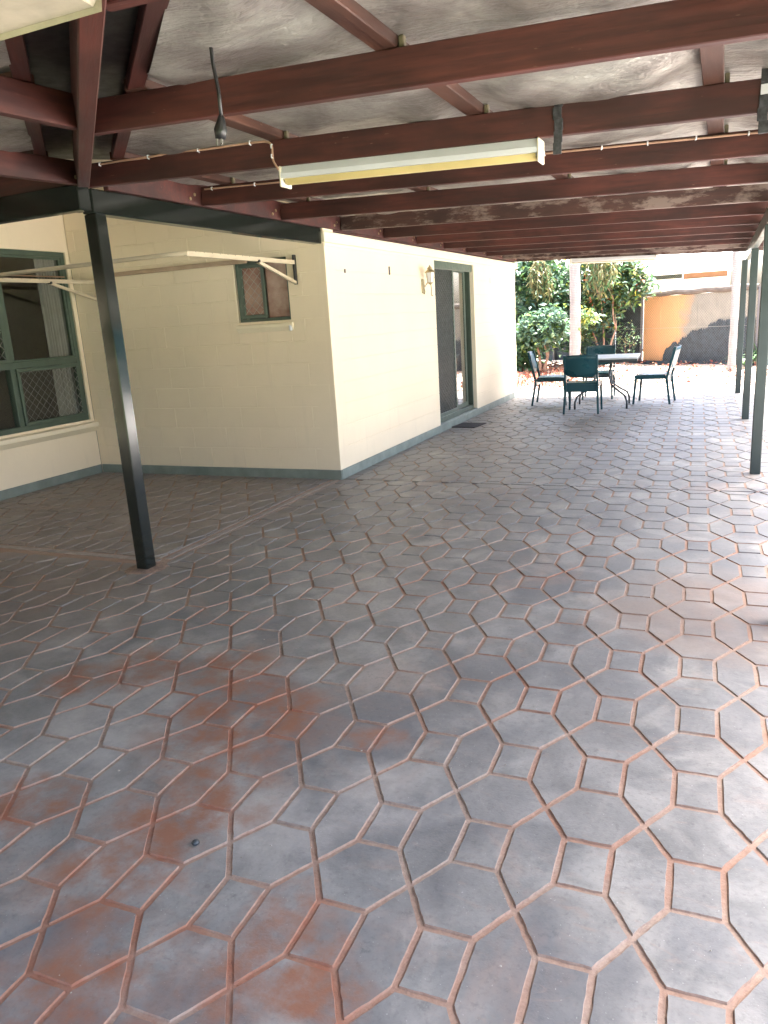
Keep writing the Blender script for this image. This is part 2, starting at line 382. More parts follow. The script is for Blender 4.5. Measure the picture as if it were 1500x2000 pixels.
# lattice of stamped pavers: rectangles with long hexagons between them
TH = .02681; LX, LY = 3.2297, -4.43282; PX, PY, SX, SY = .2771, .42289, .0646, .09157
ct, st_ = math.cos(TH), math.sin(TH)
def G(a, b): return (LX+a*ct-b*st_, LY+a*st_+b*ct)
def clip(poly, a, b, c):   # keep a*x+b*y<=c
    out = []
    for i in range(len(poly)):
        p, q = poly[i], poly[(i+1) % len(poly)]; dp = a*p[0]+b*p[1]-c; dq = a*q[0]+b*q[1]-c
        if dp <= 0: out.append(p)
        if dp*dq < 0:
            t = dp/(dp-dq); out.append((p[0]+t*(q[0]-p[0]), p[1]+t*(q[1]-p[1])))
    return out
def area(p): return .5*sum(p[i][0]*p[(i+1) % len(p)][1]-p[(i+1) % len(p)][0]*p[i][1] for i in range(len(p)))
def inset(poly, d):
    n = len(poly); out = []
    for i in range(n):
        p0, p1, p2 = (Vector(poly[(i+k-1) % n]) for k in range(3))
        e1 = (p1-p0).normalized(); e2 = (p2-p1).normalized()
        n1 = Vector((-e1.y, e1.x)); n2 = Vector((-e2.y, e2.x)); k = 1+n1.dot(n2)
        if k < .2: out.append(tuple(p1+n1*d)); continue
        out.append(tuple(p1+(n1+n2)*d/k))
    return out
def clean(poly):
    out = []
    for p in poly:
        if not out or math.dist(p, out[-1]) > .004: out.append(p)
    if len(out) > 2 and math.dist(out[0], out[-1]) < .004: out.pop()
    return out
def paver_geo(poly, origin, seg, h, jit):
    P = inset(poly, .0078)
    if area(P) < .0012: return None
    ring = []
    for i in range(len(P)):
        a, b = P[i], P[(i+1) % len(P)]
        n_ = seg if math.dist(a, b) > .06 else 1
        for k in range(n_):
            t = k/n_; j = jit if k else jit*.5
            ring.append((a[0]+(b[0]-a[0])*t+random.uniform(-j, j), a[1]+(b[1]-a[1])*t+random.uniform(-j, j)))
    cx = sum(p[0] for p in ring)/len(ring); cy = sum(p[1] for p in ring)/len(ring)
    n = len(ring); vs = []
    for (x, y) in ring: vs.append((x-origin[0], y-origin[1], -.0065))
    for (x, y) in ring:
        d = math.hypot(x-cx, y-cy); q = 1-.0016/d
        vs.append((cx+(x-cx)*q-origin[0], cy+(y-cy)*q-origin[1], h))
    return vs, [(i, (i+1) % n, n+(i+1) % n, n+i) for i in range(n)]+[tuple(range(n, 2*n))], (cx, cy)
RECT = [(-SX, -SY), (SX, -SY), (SX, SY), (-SX, SY)]
HT = [(SX, -SY), (PX/2, -PY/2), (PX-SX, -SY), (PX-SX, SY), (PX/2, PY/2), (SX, SY)]
HW = [(SX, SY), (PX/2, PY/2), (SX, PY-SY), (-SX, PY-SY), (-PX/2, PY/2), (-SX, SY)]
ZN = [  # sections of the slab between straight joints
    [(0, 1, -.004), (-1, 0, -.016), (1, 0, 4.28), (0, -1, 2.60)],
    [(0, -1, -.008), (-1, 0, -.012), (1, 0, 4.28), (0, 1, 7.88)],
    [(0, 1, -.01), (0, -1, 2.46), (1, 0, -.10), (-1, 0, 2.93)],
    [(0, 1, -2.60), (1, 0, 4.28), (-1, 0, 6.8), (0, -1, 8.1)]]
CP = Vector((3.2238, -6.17717, 1.43465)); cands = []
for zi, zone in enumerate(ZN):
    for i in range(-40, 18):
        for j in range(-12, 32):
            for base in (RECT, HT, HW):
                poly = [G(PX*i+a, PY*j+b) for a, b in base]
                right_of = min(p_[0] for p_ in poly) > .018
                if zi == 0 and right_of: continue
                cuts = zone
                if zi == 3 and right_of: cuts = [(0, 1, -.004)]+zone[1:]
                if zi == 2: poly = [(x+.09, y+.13) for x, y in poly]
                for (a, b, c) in cuts:
                    poly = clip(poly, a, b, c)
                    if len(poly) < 3: break
                if len(poly) < 3: continue
                if zi == 3:
                    pass
                poly = clean(poly)
                if len(poly) < 3 or area(poly) < .003: continue
                cx = sum(p[0] for p in poly)/len(poly); cy = sum(p[1] for p in poly)/len(poly)
                d = Vector((cx, cy, 0))-CP; zc = d.dot(f); vis = zc > .3
                if vis:
                    u = 750+1467*d.dot(r2)/zc; v = 1000+1467*d.dot(d2)/zc
                    vis = -60 < u < 1560 and v < 2080
                size = area(poly)*CP.z/d.length**3 if vis else 0
                cands.append((size, poly))
cands.sort(key=lambda t: -t[0])
far = MB()
for k, (size, poly) in enumerate(cands):
    near = k < 300
    c0 = poly[0] if near else (0, 0)
    r = paver_geo(poly, c0, 6 if k < 70 else (4 if near else 1), random.uniform(-.0012, .0012), .0013 if near else .0004)
    if r is None: continue
    if near:
        mb = MB(); mb.add(r[0], r[1]); pv = part('paver', mb, M['paver'], floor, loc=(c0[0], c0[1], 0))
        pv.data.materials.append(M['joint'])
        for q_ in list(pv.data.polygons)[:-1]: q_.material_index = 1
    else: far.add(r[0], r[1])
part('distant_pavers', far, M['paver'], floor, kind='stuff')
stp = MB()   # straight strips along the slab joints
stp.cbox(-.072, -.022, -2.46, -.02, -.0065, -.001, .002); stp.cbox(-.004, .010, -2.6, -.01, -.0065, -.004, .002)
stp.cbox(-2.94, -.08, -2.53, -2.475, -.0065, -.001, .002)
part('joint_strip', stp, M['pale_joint'], floor)
part('joint_filler', MB().cbox(.02, 4.27, -.011, -.002, -.0065, -.0005, .001), M['black'], floor)
# ------------------------------------------------------------------ house
house = thing('house', 'cream painted block house with grey green plinth along the patio', 'house')
def sub_rects(rect, holes):
    rs = [rect]
    for (hx0, hx1, hz0, hz1) in holes:
        out = []
        for (x0, x1, z0, z1) in rs:
            if hx1 <= x0 or hx0 >= x1 or hz1 <= z0 or hz0 >= z1: out.append((x0, x1, z0, z1)); continue
            a0, a1 = max(x0, hx0), min(x1, hx1)
            if a0 > x0: out.append((x0, a0, z0, z1))
            if a1 < x1: out.append((a1, x1, z0, z1))
            if hz0 > z0: out.append((a0, a1, z0, hz0))
            if hz1 < z1: out.append((a0, a1, hz1, z1))
        rs = out
    return [r for r in rs if r[1]-r[0] > .012 and r[3]-r[2] > .012]
def wall(length, z0, z1, holes, matr, thick=.19, blocks=True, vgap=.0022, course0=.089, phase=0.):
    """wall mesh in local coords: runs along local x, face looks to local -y at y=0"""
    mb = MB()
    for (a, b, c, d) in sub_rects((0, length, z0, z1), holes): mb.box(a, b, .003, thick, c, d)
    w = part('wall', mb, M['cream'], house)
    w.matrix_world = matr
    if blocks:
        k = 0; z = course0
        while z < z1-.02:
            zt = min(z+.2, z1); x = -((k % 2)*.2+phase) % .4-.4
            while x < length:
                x0, x1 = max(0, x), min(length, x+.4)
                if x1-x0 > .03:
                    for (a, b, c, d) in sub_rects((x0, x1, z, zt), holes):
                        if b-a < .03 or d-c < .03: continue
                        bm = MB(); q = .0022; ch = .003; g_ = vgap; cx_ = ch if g_ > .001 else 0
                        y1 = -random.uniform(.0, .0012) if vgap > .001 else -.0006
                        vv = [(g_, .0029, q), (b-a-g_, .0029, q), (b-a-g_, .0029, d-c-q), (g_, .0029, d-c-q)]
                        vv += [(g_+cx_, y1, q+ch), (b-a-g_-cx_, y1, q+ch), (b-a-g_-cx_, y1, d-c-q-ch), (g_+cx_, y1, d-c-q-ch)]
                        bm.add(vv, [(4, 5, 6, 7), (0, 1, 5, 4), (1, 2, 6, 5), (2, 3, 7, 6), (3, 0, 4, 7)])
                        part('block', bm, M['cream'], w, loc=(a, 0, c))
                x += .4
            z += .2; k += 1
    return w
DY0, DY1, DZ1 = 2.83, 4.47, 2.11
wall(2.95, .0, 2.74, [(2.95-.965, 2.95-.395, 1.485, 2.035)], Matrix.Translation((-2.95, 0, 0)), phase=.1)
# right wall, facing +x: local x runs along +y
mB = Matrix.Translation((0, 0, 0)) @ Matrix(((0, -1, 0, 0), (1, 0, 0, 0), (0, 0, 1, 0), (0, 0, 0, 1)))
wall(6.82, .0, 2.115, [(DY0, DY1, -.1, 2.10)], mB, vgap=0.)
# porch wall facing +x with the large window
mC = Matrix.Translation((-2.95, -2.65, 0)) @ Matrix(((0, -1, 0, 0), (1, 0, 0, 0), (0, 0, 1, 0), (0, 0, 0, 1)))
wall(2.65, .0, 2.74, [(.15, 2.6, .585, 2.29)], mC, blocks=False)
bk = MB(); bk.box(-8.2, -.2, 6.63, 6.815, 0, 2.74); part('wall', bk, M['cream'], house)
part('wall', MB().box(-8.2, -3.15, -2.65, -2.46, 0, 2.74), M['cream'], house)
part('wall', MB().box(-8.4, -8.2, -2.65, 6.8, 0, 2.74), M['cream'], house)
part('wall', MB().box(-6.4, -6.2, -9.0, -2.655, 0, 2.74), M['cream'], house)  # unseen wing wall, added to block sky from the left
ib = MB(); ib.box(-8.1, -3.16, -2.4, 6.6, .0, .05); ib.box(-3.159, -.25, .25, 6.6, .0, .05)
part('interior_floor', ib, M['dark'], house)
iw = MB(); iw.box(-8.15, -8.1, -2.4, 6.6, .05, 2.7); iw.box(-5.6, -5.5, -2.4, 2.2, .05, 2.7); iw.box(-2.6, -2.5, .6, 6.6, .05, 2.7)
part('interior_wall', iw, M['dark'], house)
up_ = MB(); up_.box(-.19, -.005, 0.0, 6.82, 2.1155, 2.36)
part('wall_plate', up_, M['wood'], house)
rf = MB(); rf.box(-8.6, -.0, .0, 7.1, 2.745, 2.87); rf.box(-8.6, -.02, -2.62, -.003, 2.745, 2.87)
part('roof', rf, M['trim'], house)
gb = MB(); gb.box(-.19, -.004, .0, 6.8, 2.362, 2.74); gb.box(-.07, -.02, -2.6, -.004, 2.50, 2.742); gb.box(-2.94, -.08, -2.7, -2.64, 2.50, 2.742)
part('bulkhead', gb, M['trim'], house)
pl = MB(); pl.cbox(-2.93, .012, -.014, -.0, -.01, .087, .003)
part('plinth', pl, M['plinth'], house)
pl = MB(); pl.cbox(.0, .016, .0, 6.83, -.01, .087, .003); part('plinth', pl, M['plinth'], house)
pl = MB(); pl.cbox(-2.949, -2.934, -2.65, -.015, -.01, .087, .003); part('plinth', pl, M['plinth'], house)
tr = MB(); tr.cbox(-.005, .026, -.03, 6.9, 2.118, 2.208, .004); tr.cbox(-.09, -.0055, -.030, -.002, 2.118, 2.208, .004)
tr.cbox(0.0, .008, .0, 6.82, 2.09, 2.1165, .002)
part('top_trim', tr, M['trim'], house)

def mesh_lattice(x0, x1, z0, z1, px, pz, w, y=0.):
    """diamond lattice of bars clipped to the rectangle in the local xz plane"""
    mb = MB()
    s_ = pz/px
    for sgn in (1, -1):
        lo = -int((z1-z0)/pz)-2; hi = int((x1-x0)/px)+int((z1-z0)/pz)+3
        for k in range(lo, hi):
            xs = x0+k*px  # line z = z0 + sgn*s*(x-xs)
            pts = []
            if sgn > 0: xa, xb = max(x0, xs), min(x1, xs+(z1-z0)/s_)
            else: xa, xb = max(x0, xs-(z1-z0)/s_), min(x1, xs)
            if xb-xa < .004: continue
            za, zb = z0+sgn*s_*(xa-xs), z0+sgn*s_*(xb-xs)
            mb.bar((xa, y+sgn*w*.3, za), (xb, y+sgn*w*.3, zb), w, w*.6, up=(0, 1, 0))
    return mb
def frame_rect(mb, x0, x1, z0, z1, w, y0, y1, b=.003):
    mb.cbox(x0, x1, y0, y1, z1-w, z1, b); mb.cbox(x0, x1, y0, y1, z0, z0+w, b)
    mb.cbox(x0, x0+w, y0+.0005, y1-.0005, z0+w, z1-w, b); mb.cbox(x1-w, x1, y0+.0005, y1-.0005, z0+w, z1-w, b)
    return mb

# small window in the porch end wall
win = put('window', frame_rect(MB(), 0, .57, 0, .55, .028, .03, .1).mesh('window', M['green']), house, (-.965, 0, 1.485))
part('reveal', MB().cbox(-.012, 0, .002, .12, -.02, .56).cbox(.57, .582, .002, .12, -.02, .56).cbox(-.012, .582, .002, .12, .55, .562), M['trim'], win)
part('sash', frame_rect(MB(), .028, .30, .03, .52, .034, .032, .055), M['green'], win)
part('security_mesh', mesh_lattice(.062, .266, .064, .486, .085, .085, .0028, .03), M['wire'], win)
part('pane', MB().box(.062, .266, .048, .052, .064, .486), M['obscure'], win)
part('pane', MB().box(.302, .542, .066, .070, .03, .52), M['obscure'], win)
part('sill', MB().add([(-.02, -.03, -.03), (.59, -.03, -.03), (.59, .1, -.002), (-.02, .1, -.002), (-.02, -.03, -.055), (.59, -.03, -.055), (.59, 0, -.10), (-.02, 0, -.10)],
                      [(0, 1, 2, 3), (4, 5, 1, 0), (7, 6, 5, 4), (0, 3, 7, 4), (1, 5, 6, 2)]), M['trim'], win)
part('sill_knob', MB().cbox(.555, .585, -.035, -.005, -.1, -.045, .008), M['white'], win)

# large porch window: local x along +y, local -y faces +x
W0 = .15; WL = 2.45
mw = mC @ Matrix.Translation((W0, 0, .585))
fr = MB(); frame_rect(fr, 0, WL, 0, 1.705, .05, .02, .1)
fr.cbox(.05, WL-.05, .021, .099, .60, .66); 
for xx in (WL-.86, WL-1.67): fr.cbox(xx-.028, xx+.028, .022, .098, .66, 1.655); fr.cbox(xx-.028, xx+.028, .022, .098, .05, .60)
win = put('window', fr.mesh('window', M['green']), house); win.matrix_world = mw
for (a, b) in ((WL-.83, WL-.05),):
    part('sash', frame_rect(MB(), a, b, .05, .60, .035, .004, .03), M['green'], win)
    part('security_mesh', mesh_lattice(a+.035, b-.035, .085, .565, .085, .088, .0030, .008), M['wire'], win)
part('sash', frame_rect(MB(), WL-1.64, WL-.89, .66, 1.655, .035, .004, .03), M['green'], win)
part('security_mesh', mesh_lattice(WL-1.6, WL-.925, .695, 1.62, .085, .088, .0030, .008), M['wire'], win)
part('sash', frame_rect(MB(), WL-.83, WL-.05, .66, 1.655, .022, .03, .05), M['green'], win)
for (a, b) in ((.05, WL-1.70), (WL-1.64, WL-.89), (WL-.83, WL-.05)):
    part('pane', MB().box(a, b, .06, .064, .05, .60), M['glass'], win)
    part('pane', MB().box(a, b, .06, .064, .66, 1.655), M['glass'], win)
part('sill', MB().add([(-.03, -.055, -.035), (WL+.06, -.055, -.035), (WL+.06, .1, -.002), (-.03, .1, -.002), (-.03, -.055, -.075), (WL+.06, -.055, -.075), (WL+.06, 0, -.13), (-.03, 0, -.13)],
                      [(0, 1, 2, 3), (4, 5, 1, 0), (7, 6, 5, 4), (0, 3, 7, 4), (1, 5, 6, 2)]), M['trim'], win)
part('reveal', MB().cbox(-.014, 0, .002, .13, -.01, 1.72).cbox(WL, WL+.014, .002, .13, -.01, 1.72).cbox(-.014, WL+.014, .002, .13, 1.705, 1.72), M['trim'], win)
part('weather_strip', MB().cbox(WL-.83, WL-.05, .0, .006, 1.43, 1.442, .002).cbox(WL-.83, WL-.05, .0, .006, 1.46, 1.47, .002), M['cable'], win)

# sliding door: same local frame as the right wall
door = put('sliding_door', frame_rect(MB(), 0, DY1-DY0, .1, DZ1-.0, .055, .05, .15).mesh('sliding_door', M['green']), house); door.matrix_world = mB @ Matrix.Translation((DY0, 0, 0))
dl = DY1-DY0
part('screen_frame', frame_rect(MB(), .06, .90, .155, 2.05, .05, .058, .08), M['green'], door)
part('security_mesh', mesh_lattice(.11, .85, .205, 2.0, .085, .06, .006, .066), M['dark_mesh'], door)
part('screen_cloth', MB().box(.11, .85, .072, .075, .205, 2.0), M['black'], door)
part('glass_frame', frame_rect(MB(), .80, 1.50, .155, 2.05, .06, .095, .12), M['green'], door)
part('pane', MB().box(.86, 1.44, .105, .109, .21, 1.99), M['door_glass'], door)
part('jamb_liner', MB().cbox(dl-.035, dl, -.004, .055, .1, 2.112), M['trim'], door)
part('door_head', MB().cbox(.0, dl-.036, .02, .06, 2.0, 2.105), M['green'], door)
part('threshold', MB().cbox(.0, dl, .0, .16, -.01, .099, .004), M['plinth'], door)
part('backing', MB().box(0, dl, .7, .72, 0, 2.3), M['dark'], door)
for (yy, zz, w_, h_, mt) in ((.375, 1.89, .03, .035, 'cap'), (1.43, 1.925, .035, .085, 'cap'), (5.29, 1.9, .04, .08, 'cream_plastic'), (6.51, .46, .07, .08, 'cream_plastic')):
    vt = MB(); vt.cbox(.0005, .006, yy-w_/2, yy+w_/2, zz-h_/2, zz+h_/2, .002)
    for q in range(3): vt.cbox(.006, .009, yy-w_/2+.005, yy+w_/2-.005, zz-h_/2+h_*(q+.5)/3-.004, zz-h_/2+h_*(q+.5)/3+.004, .001)
    part('wall_vent', vt, M[mt], house)
cu = MB(); vs = []; ncol = 60
for k in range(ncol+1):
    y = -.36+k*.26/ncol; x = -3.06+.6*(.035*math.sin(k*.75)+.012*math.sin(k*1.9))
    vs += [(x, y, .55), (x, y, 2.3)]
cu.add(vs, [(2*k, 2*k+2, 2*k+3, 2*k+1) for k in range(ncol)])
tag(put('curtain', cu.mesh('curtain', M['curtain'], True)), 'grey curtain gathered behind the glass of the large porch window', 'curtain')

# ------------------------------------------------------------------ patio cover
cover = thing('patio_cover', 'dark red timber patio roof on green steel posts and beams', 'patio cover', (-.05, -2.67, 0))
CO = Vector((-.05, -2.67, 0))
def cpart(name, mb, mat, smooth=False, loc=(0, 0, 0), rot=(0, 0, 0), kind=None):
    return part(name, mb, mat, cover, smooth, kind, tuple(Vector(loc)-CO), rot)
SL = .04; JZ = 2.238; JH = .118; XE = 4.12; YE = -2.77
jy = [-4.62, -3.67, -2.70, -1.72, -.71, .33, 1.30, 2.24, 3.18, 4.11, 5.07, 6.02, 6.95]
jmesh = {}
def joist_mesh(L, mat='wood'):
    k = (round(L, 2), mat)
    if k not in jmesh: jmesh[k] = MB().cbox(0, L, -.021, .021, 0, JH, .003).mesh('joist', M[mat])
    return jmesh[k]
tilt = math.atan(SL)
for y in jy:
    x0 = .022 if y > YE+.1 else (YE-y)+.04
    L = (XE-x0)/math.cos(tilt)
    put('joist', joist_mesh(L, 'wood_worn' if abs(y-.33) < .01 or y > 6 else 'wood'), cover, Vector((x0, y, JZ-SL*x0))-CO, (0, tilt, 0))
for x in (0.0, .96, 1.93, 2.9, -.95, -1.9, -2.85, -3.8, -4.75, -5.7):
    y0 = YE-.02 if x <= 0 else YE-x-.04
    L = (y0+6.9)/math.cos(tilt)
    put('joist', joist_mesh(L), cover, Vector((x, y0, JZ-SL*(YE-y0)))-CO, (0, tilt, -math.pi/2))
for y in (-5.6, -6.5):
    x0 = YE-y+.04; put('joist', joist_mesh((XE-x0)/math.cos(tilt)), cover, Vector((x0, y, JZ-SL*x0))-CO, (0, tilt, 0))
# hip rafter
hl = math.hypot(4.1, 4.1); ht = math.atan(SL*4.1/hl)
hp = MB().cbox(0, hl, -.03, .03, -.015, .15, .004)
cpart('hip_rafter', hp, M['wood'], loc=(.03, YE-.03, JZ-.0), rot=(0, ht, -math.pi/4))
for s_, off in ((1, .19), (-1, .19)):
    hb = MB().cbox(.10, hl-.1, -.03, .03, -.004, .042, .003)
    n_ = Vector((1, 1, 0)).normalized()*s_*off
    cpart('hip_batten', hb, M['wood'], loc=(.03+n_.x, YE-.03+n_.y, JZ+JH+.001), rot=(0, ht, -math.pi/4))
# purlins lying on the joists
pm = MB().cbox(0, 1, -.037, .037, 0, .04, .003)
for x in (.22, 1.2, 2.2, 3.15, 4.05):
    y0 = YE-x+.25; zz = JZ-SL*x+JH+.001
    cpart('purlin', MB().cbox(0, 7.05-y0, -.037, .037, 0, .04, .003), M['purlin'], loc=(x, y0, zz), rot=(0, 0, math.pi/2))
    for k, y in enumerate(jy):   # small packers beside the purlins
        if y > YE-x+.4:
            cpart('packer', MB().cbox(.039, .058, -.005, .018, 0, .036, .003), M['pale_wood'], loc=(x, y, zz))
for q in (.22, 1.2, 2.2, 3.15, 4.05):
    y = YE-q; x1 = q-.25; zz = JZ-SL*q+JH+.001
    cpart('purlin', MB().cbox(0, x1+6, -.037, .037, 0, .04, .003), M['purlin'], loc=(-6, y, zz))
# ledger and fascias
cpart('ledger', MB().cbox(-.02, .02, -2.6, 7.0, 2.236, 2.372, .003), M['wood'])
cpart('ledger', MB().cbox(-6, -.03, YE+.0, YE+.04, 2.25, 2.372, .003), M['wood'])
cpart('fascia', MB().cbox(XE+.005, XE+.03, -6.9, 7.07, 2.02, 2.25, .003), M['steel_pale'])
cpart('fascia', MB().cbox(-6, XE, -6.93, -6.905, 2.02, 2.25, .003), M['steel_pale'])
# insulation sheets, sagging between purlins
def foil_sheet(right):
    mb = MB(); P = [.22, 1.2, 2.2, 3.15, 4.05]
    NX, NYY = 84, 260; vs = []; ids = {}
    for i in range(NX+1):
        d = -.03+(4.18)*i/NX
        near_p = min(abs(d-p) for p in P)
        for j in range(NYY+1):
            if right: y0 = YE-d+.30; y1 = 7.08
            else: y0 = -6.05; y1 = d-.30
            s_ = y0+(y1-y0)*j/NYY
            nd = min(1, max(0, (near_p-.037)/.2)); sag = nd*nd*(3-2*nd)
            sag *= .028+.016*math.sin(s_*2.3+d*3)+.01*math.sin(s_*5.1+1.7*d)+.006*math.sin(s_*13+d*9)
            z = JZ-SL*d+JH+.0425-sag+.003*math.sin(s_*17+d*23)*nd
            if right: vs.append((d, s_, z))
            else: vs.append((s_, YE-d, z))
    mb.add(vs, [(i*(NYY+1)+j, (i+1)*(NYY+1)+j, (i+1)*(NYY+1)+j+1, i*(NYY+1)+j+1) for i in range(NX) for j in range(NYY)])
    return mb
cpart('insulation_sheet', foil_sheet(True), M['foil'], True)
cpart('insulation_sheet', foil_sheet(False), M['foil'], True)
def sheet(right):
    vs = []; n = 560
    for k in range(n+1):
        s0 = (-6.95+14.1*k/n) if right else (-6.1+10.2*k/n)
        w = .008*math.sin(k*1.26)
        if right:
            a = max(-.05, YE-s0-.02)
            if a > 4.22: a = 4.22
            vs += [(a, s0, JZ+JH+.075-SL*a+w), (4.25, s0, JZ+JH+.075-SL*4.25+w)]
        else:
            a = max(-.05, s0-.02)
            vs += [(s0, YE-a, JZ+JH+.075-SL*a+w), (s0, YE-4.25, JZ+JH+.075-SL*4.25+w)]
    return MB().add(vs, [(2*k, 2*k+1, 2*k+3, 2*k+2) for k in range(n)])
fl = MB().cbox(-.25, hl, -.26, .26, 0, .004, .001)
cpart('hip_shade_sheet', fl, M['black'], loc=(.03, YE-.03, JZ+JH+.05), rot=(0, ht, -math.pi/4))  # black sheet standing in for the dark void around the hip
cpart('roof_sheet', sheet(True), M['roof_metal']); cpart('roof_sheet', sheet(False), M['roof_metal'])
bolt = MB().tube([(0, 0, 0), (.006, 0, 0)], .011, 6).mesh('bolt', M['brass'])
for y in jy[2:]:
    put('bolt', bolt, cover, Vector((.02, y-.09, 2.30))-CO); put('bolt', bolt, cover, Vector((.02, y-.14, 2.27))-CO)
# steel beams and posts
cpart('steel_beam', MB().cbox(-.085, .0, -2.72, -.035, 2.105, 2.234, .006), M['steel'])
cpart('steel_beam', MB().cbox(-2.95, -.09, -2.80, -2.73, 2.115, 2.248, .006), M['steel'])
cpart('beam_bracket', MB().cbox(-.10, -.004, -2.815, -2.724, 2.112, 2.240, .005), M['steel'])
cpart('steel_beam', MB().cbox(3.50, 3.56, -6.3, 7.0, 1.965, 2.092, .005), M['steel_pale'])
cpart('steel_beam', MB().cbox(-6, 3.49, -6.3, -6.24, 1.965, 2.092, .005), M['steel_pale'])
pz = MB().cbox(-.043, .043, -.043, .043, 0, 2.104, .005)
cpart('post', pz, M['steel'], loc=(-.045, -2.665, 0))
pz2 = MB().cbox(-.04, .04, -.04, .04, 0, 1.964, .005).mesh('post', M['steel_pale'])
for y in (-6.27, -2.6, .69, 3.91, 6.75):
    put('post', pz2, cover, Vector((3.53 if y < 6 else 3.49, y, 0))-CO)
put('post', pz2, cover, Vector((-2.5, -6.27, 0))-CO)
ft = MB().lathe([(.0, .010), (.075, .009), (.115, .004), (.15, -.006)], 26, (-.045, -2.665))
ft.v = [(a+random.uniform(-.012, .012), b+random.uniform(-.012, .012), c) for a, b, c in ft.v]
cpart('post_footing', ft, M['rust'])
for (x, y) in ((2.56, -2.722), (3.33, -2.722)):
    sb = MB()
    for k in range(5):
        z0 = JZ-SL*x-.075+k*.045; j = random.uniform(-.004, .004)
        sb.cbox(-.018+j, .018+j, -.006, 0, z0, z0+.046, .002)
    t_ = tag(put('metal_strap', sb.mesh('metal_strap', M['strap']), None, (x, y, 0)),
        'black pitted metal strap on the joist just right of the near light' if x < 3 else 'black pitted metal strap with pale sticker at the right picture edge', 'strap')
    if x > 3: part('sticker', MB().cbox(-.014, .014, -.0085, -.0065, 2.165, 2.20, .0008), M['white'], t_)

# ------------------------------------------------------------------ lights and cables
def batten(name, label, x0, x1, y, z0, diff, group='fluorescent light fittings'):
    t = thing(name, label, 'light fitting', (x0, y, z0), 0, group); L = x1-x0; dz = -SL*L
    def sh(mb):
        mb.v = [(a, b, c+dz*a/L) for a, b, c in mb.v]; return mb
    b = MB().add([(0, -.032, 0), (L, -.032, 0), (L, .032, 0), (0, .032, 0), (0, -.05, -.035), (L, -.05, -.035), (L, .05, -.035), (0, .05, -.035), (0, -.05, -.056), (L, -.05, -.056), (L, .05, -.056), (0, .05, -.056)],
                 [(3, 2, 1, 0), (0, 1, 5, 4), (2, 3, 7, 6), (4, 5, 9, 8), (6, 7, 11, 10), (8, 9, 10, 11), (0, 4, 8, 11, 7, 3), (1, 2, 6, 10, 9, 5)])
    part('body', sh(b), M['white'], t)
    n = 10; vs = []
    for k in range(n+1):
        a = math.pi*k/n; vs += [(.012, -.034*math.cos(a), -.057-.026*math.sin(a)), (L-.012, -.034*math.cos(a), -.057-.026*math.sin(a))]
    part('diffuser', sh(MB().add(vs, [(2*k, 2*k+1, 2*k+3, 2*k+2) for k in range(n)])), M[diff], t, True)
    for xx in (-.008, L-.004):
        part('end_cap', sh(MB().cbox(xx, xx+.012, -.052, .052, -.094, .001, .004)), M['cream_plastic'], t)
    return t
M['tray'] = simple('dull_cream_enamel', (.40, .35, .27), .45, var=.2, scale=9, bump=.08)
batten('fluorescent_light', 'white fluorescent batten with yellowed tube cover under the near joist', 1.215, 2.475, -2.68, 2.188, 'yellowed')
batten('fluorescent_light', 'small pale fluorescent batten under the farthest joist above the table', .92, 2.23, 6.90, 2.205, 'tray')
M['tray'] = simple('dull_cream_enamel', (.40, .35, .27), .45, var=.2, scale=9, bump=.08)
t = thing('fluorescent_light', 'cream metal light fitting with folded lip, close at the top left corner', 'light fitting', (.8, -5.06, 2.06), 0, 'fluorescent light fittings')
part('tray', MB().add([(0, 0, 0), (1.3, 0, 0), (1.27, .2, 0), (0, .2, 0), (0, .2, -.012), (1.29, .2, -.012), (1.285, .212, .03), (0, .212, .03), (0, -.02, .06), (1.3, -.02, .06), (1.26, .19, .07), (0, .19, .07)],
     [(3, 2, 1, 0), (3, 4, 5, 2), (4, 7, 6, 5), (7, 11, 10, 6), (0, 1, 9, 8), (8, 9, 10, 11), (1, 2, 5, 6, 10, 9)]), M['tray'], t)
vs = []; n = 8
for k in range(n+1):
    q = k/n; vs += [(1.27+.07*math.sin(q*1.4), .20*q, -.002), (1.27+.08*math.sin(q*1.4), .20*q+.005, .02+.03*(1-q))]
part('end_flange', MB().add(vs, [(2*k, 2*k+1, 2*k+3, 2*k+2) for k in range(n)]), M['cream_plastic'], t)
part('fixing_screw', MB().lathe([(.0, -.006), (.006, -.005), (.007, .001)], 8, (.98, .15)), M['brass'], t)

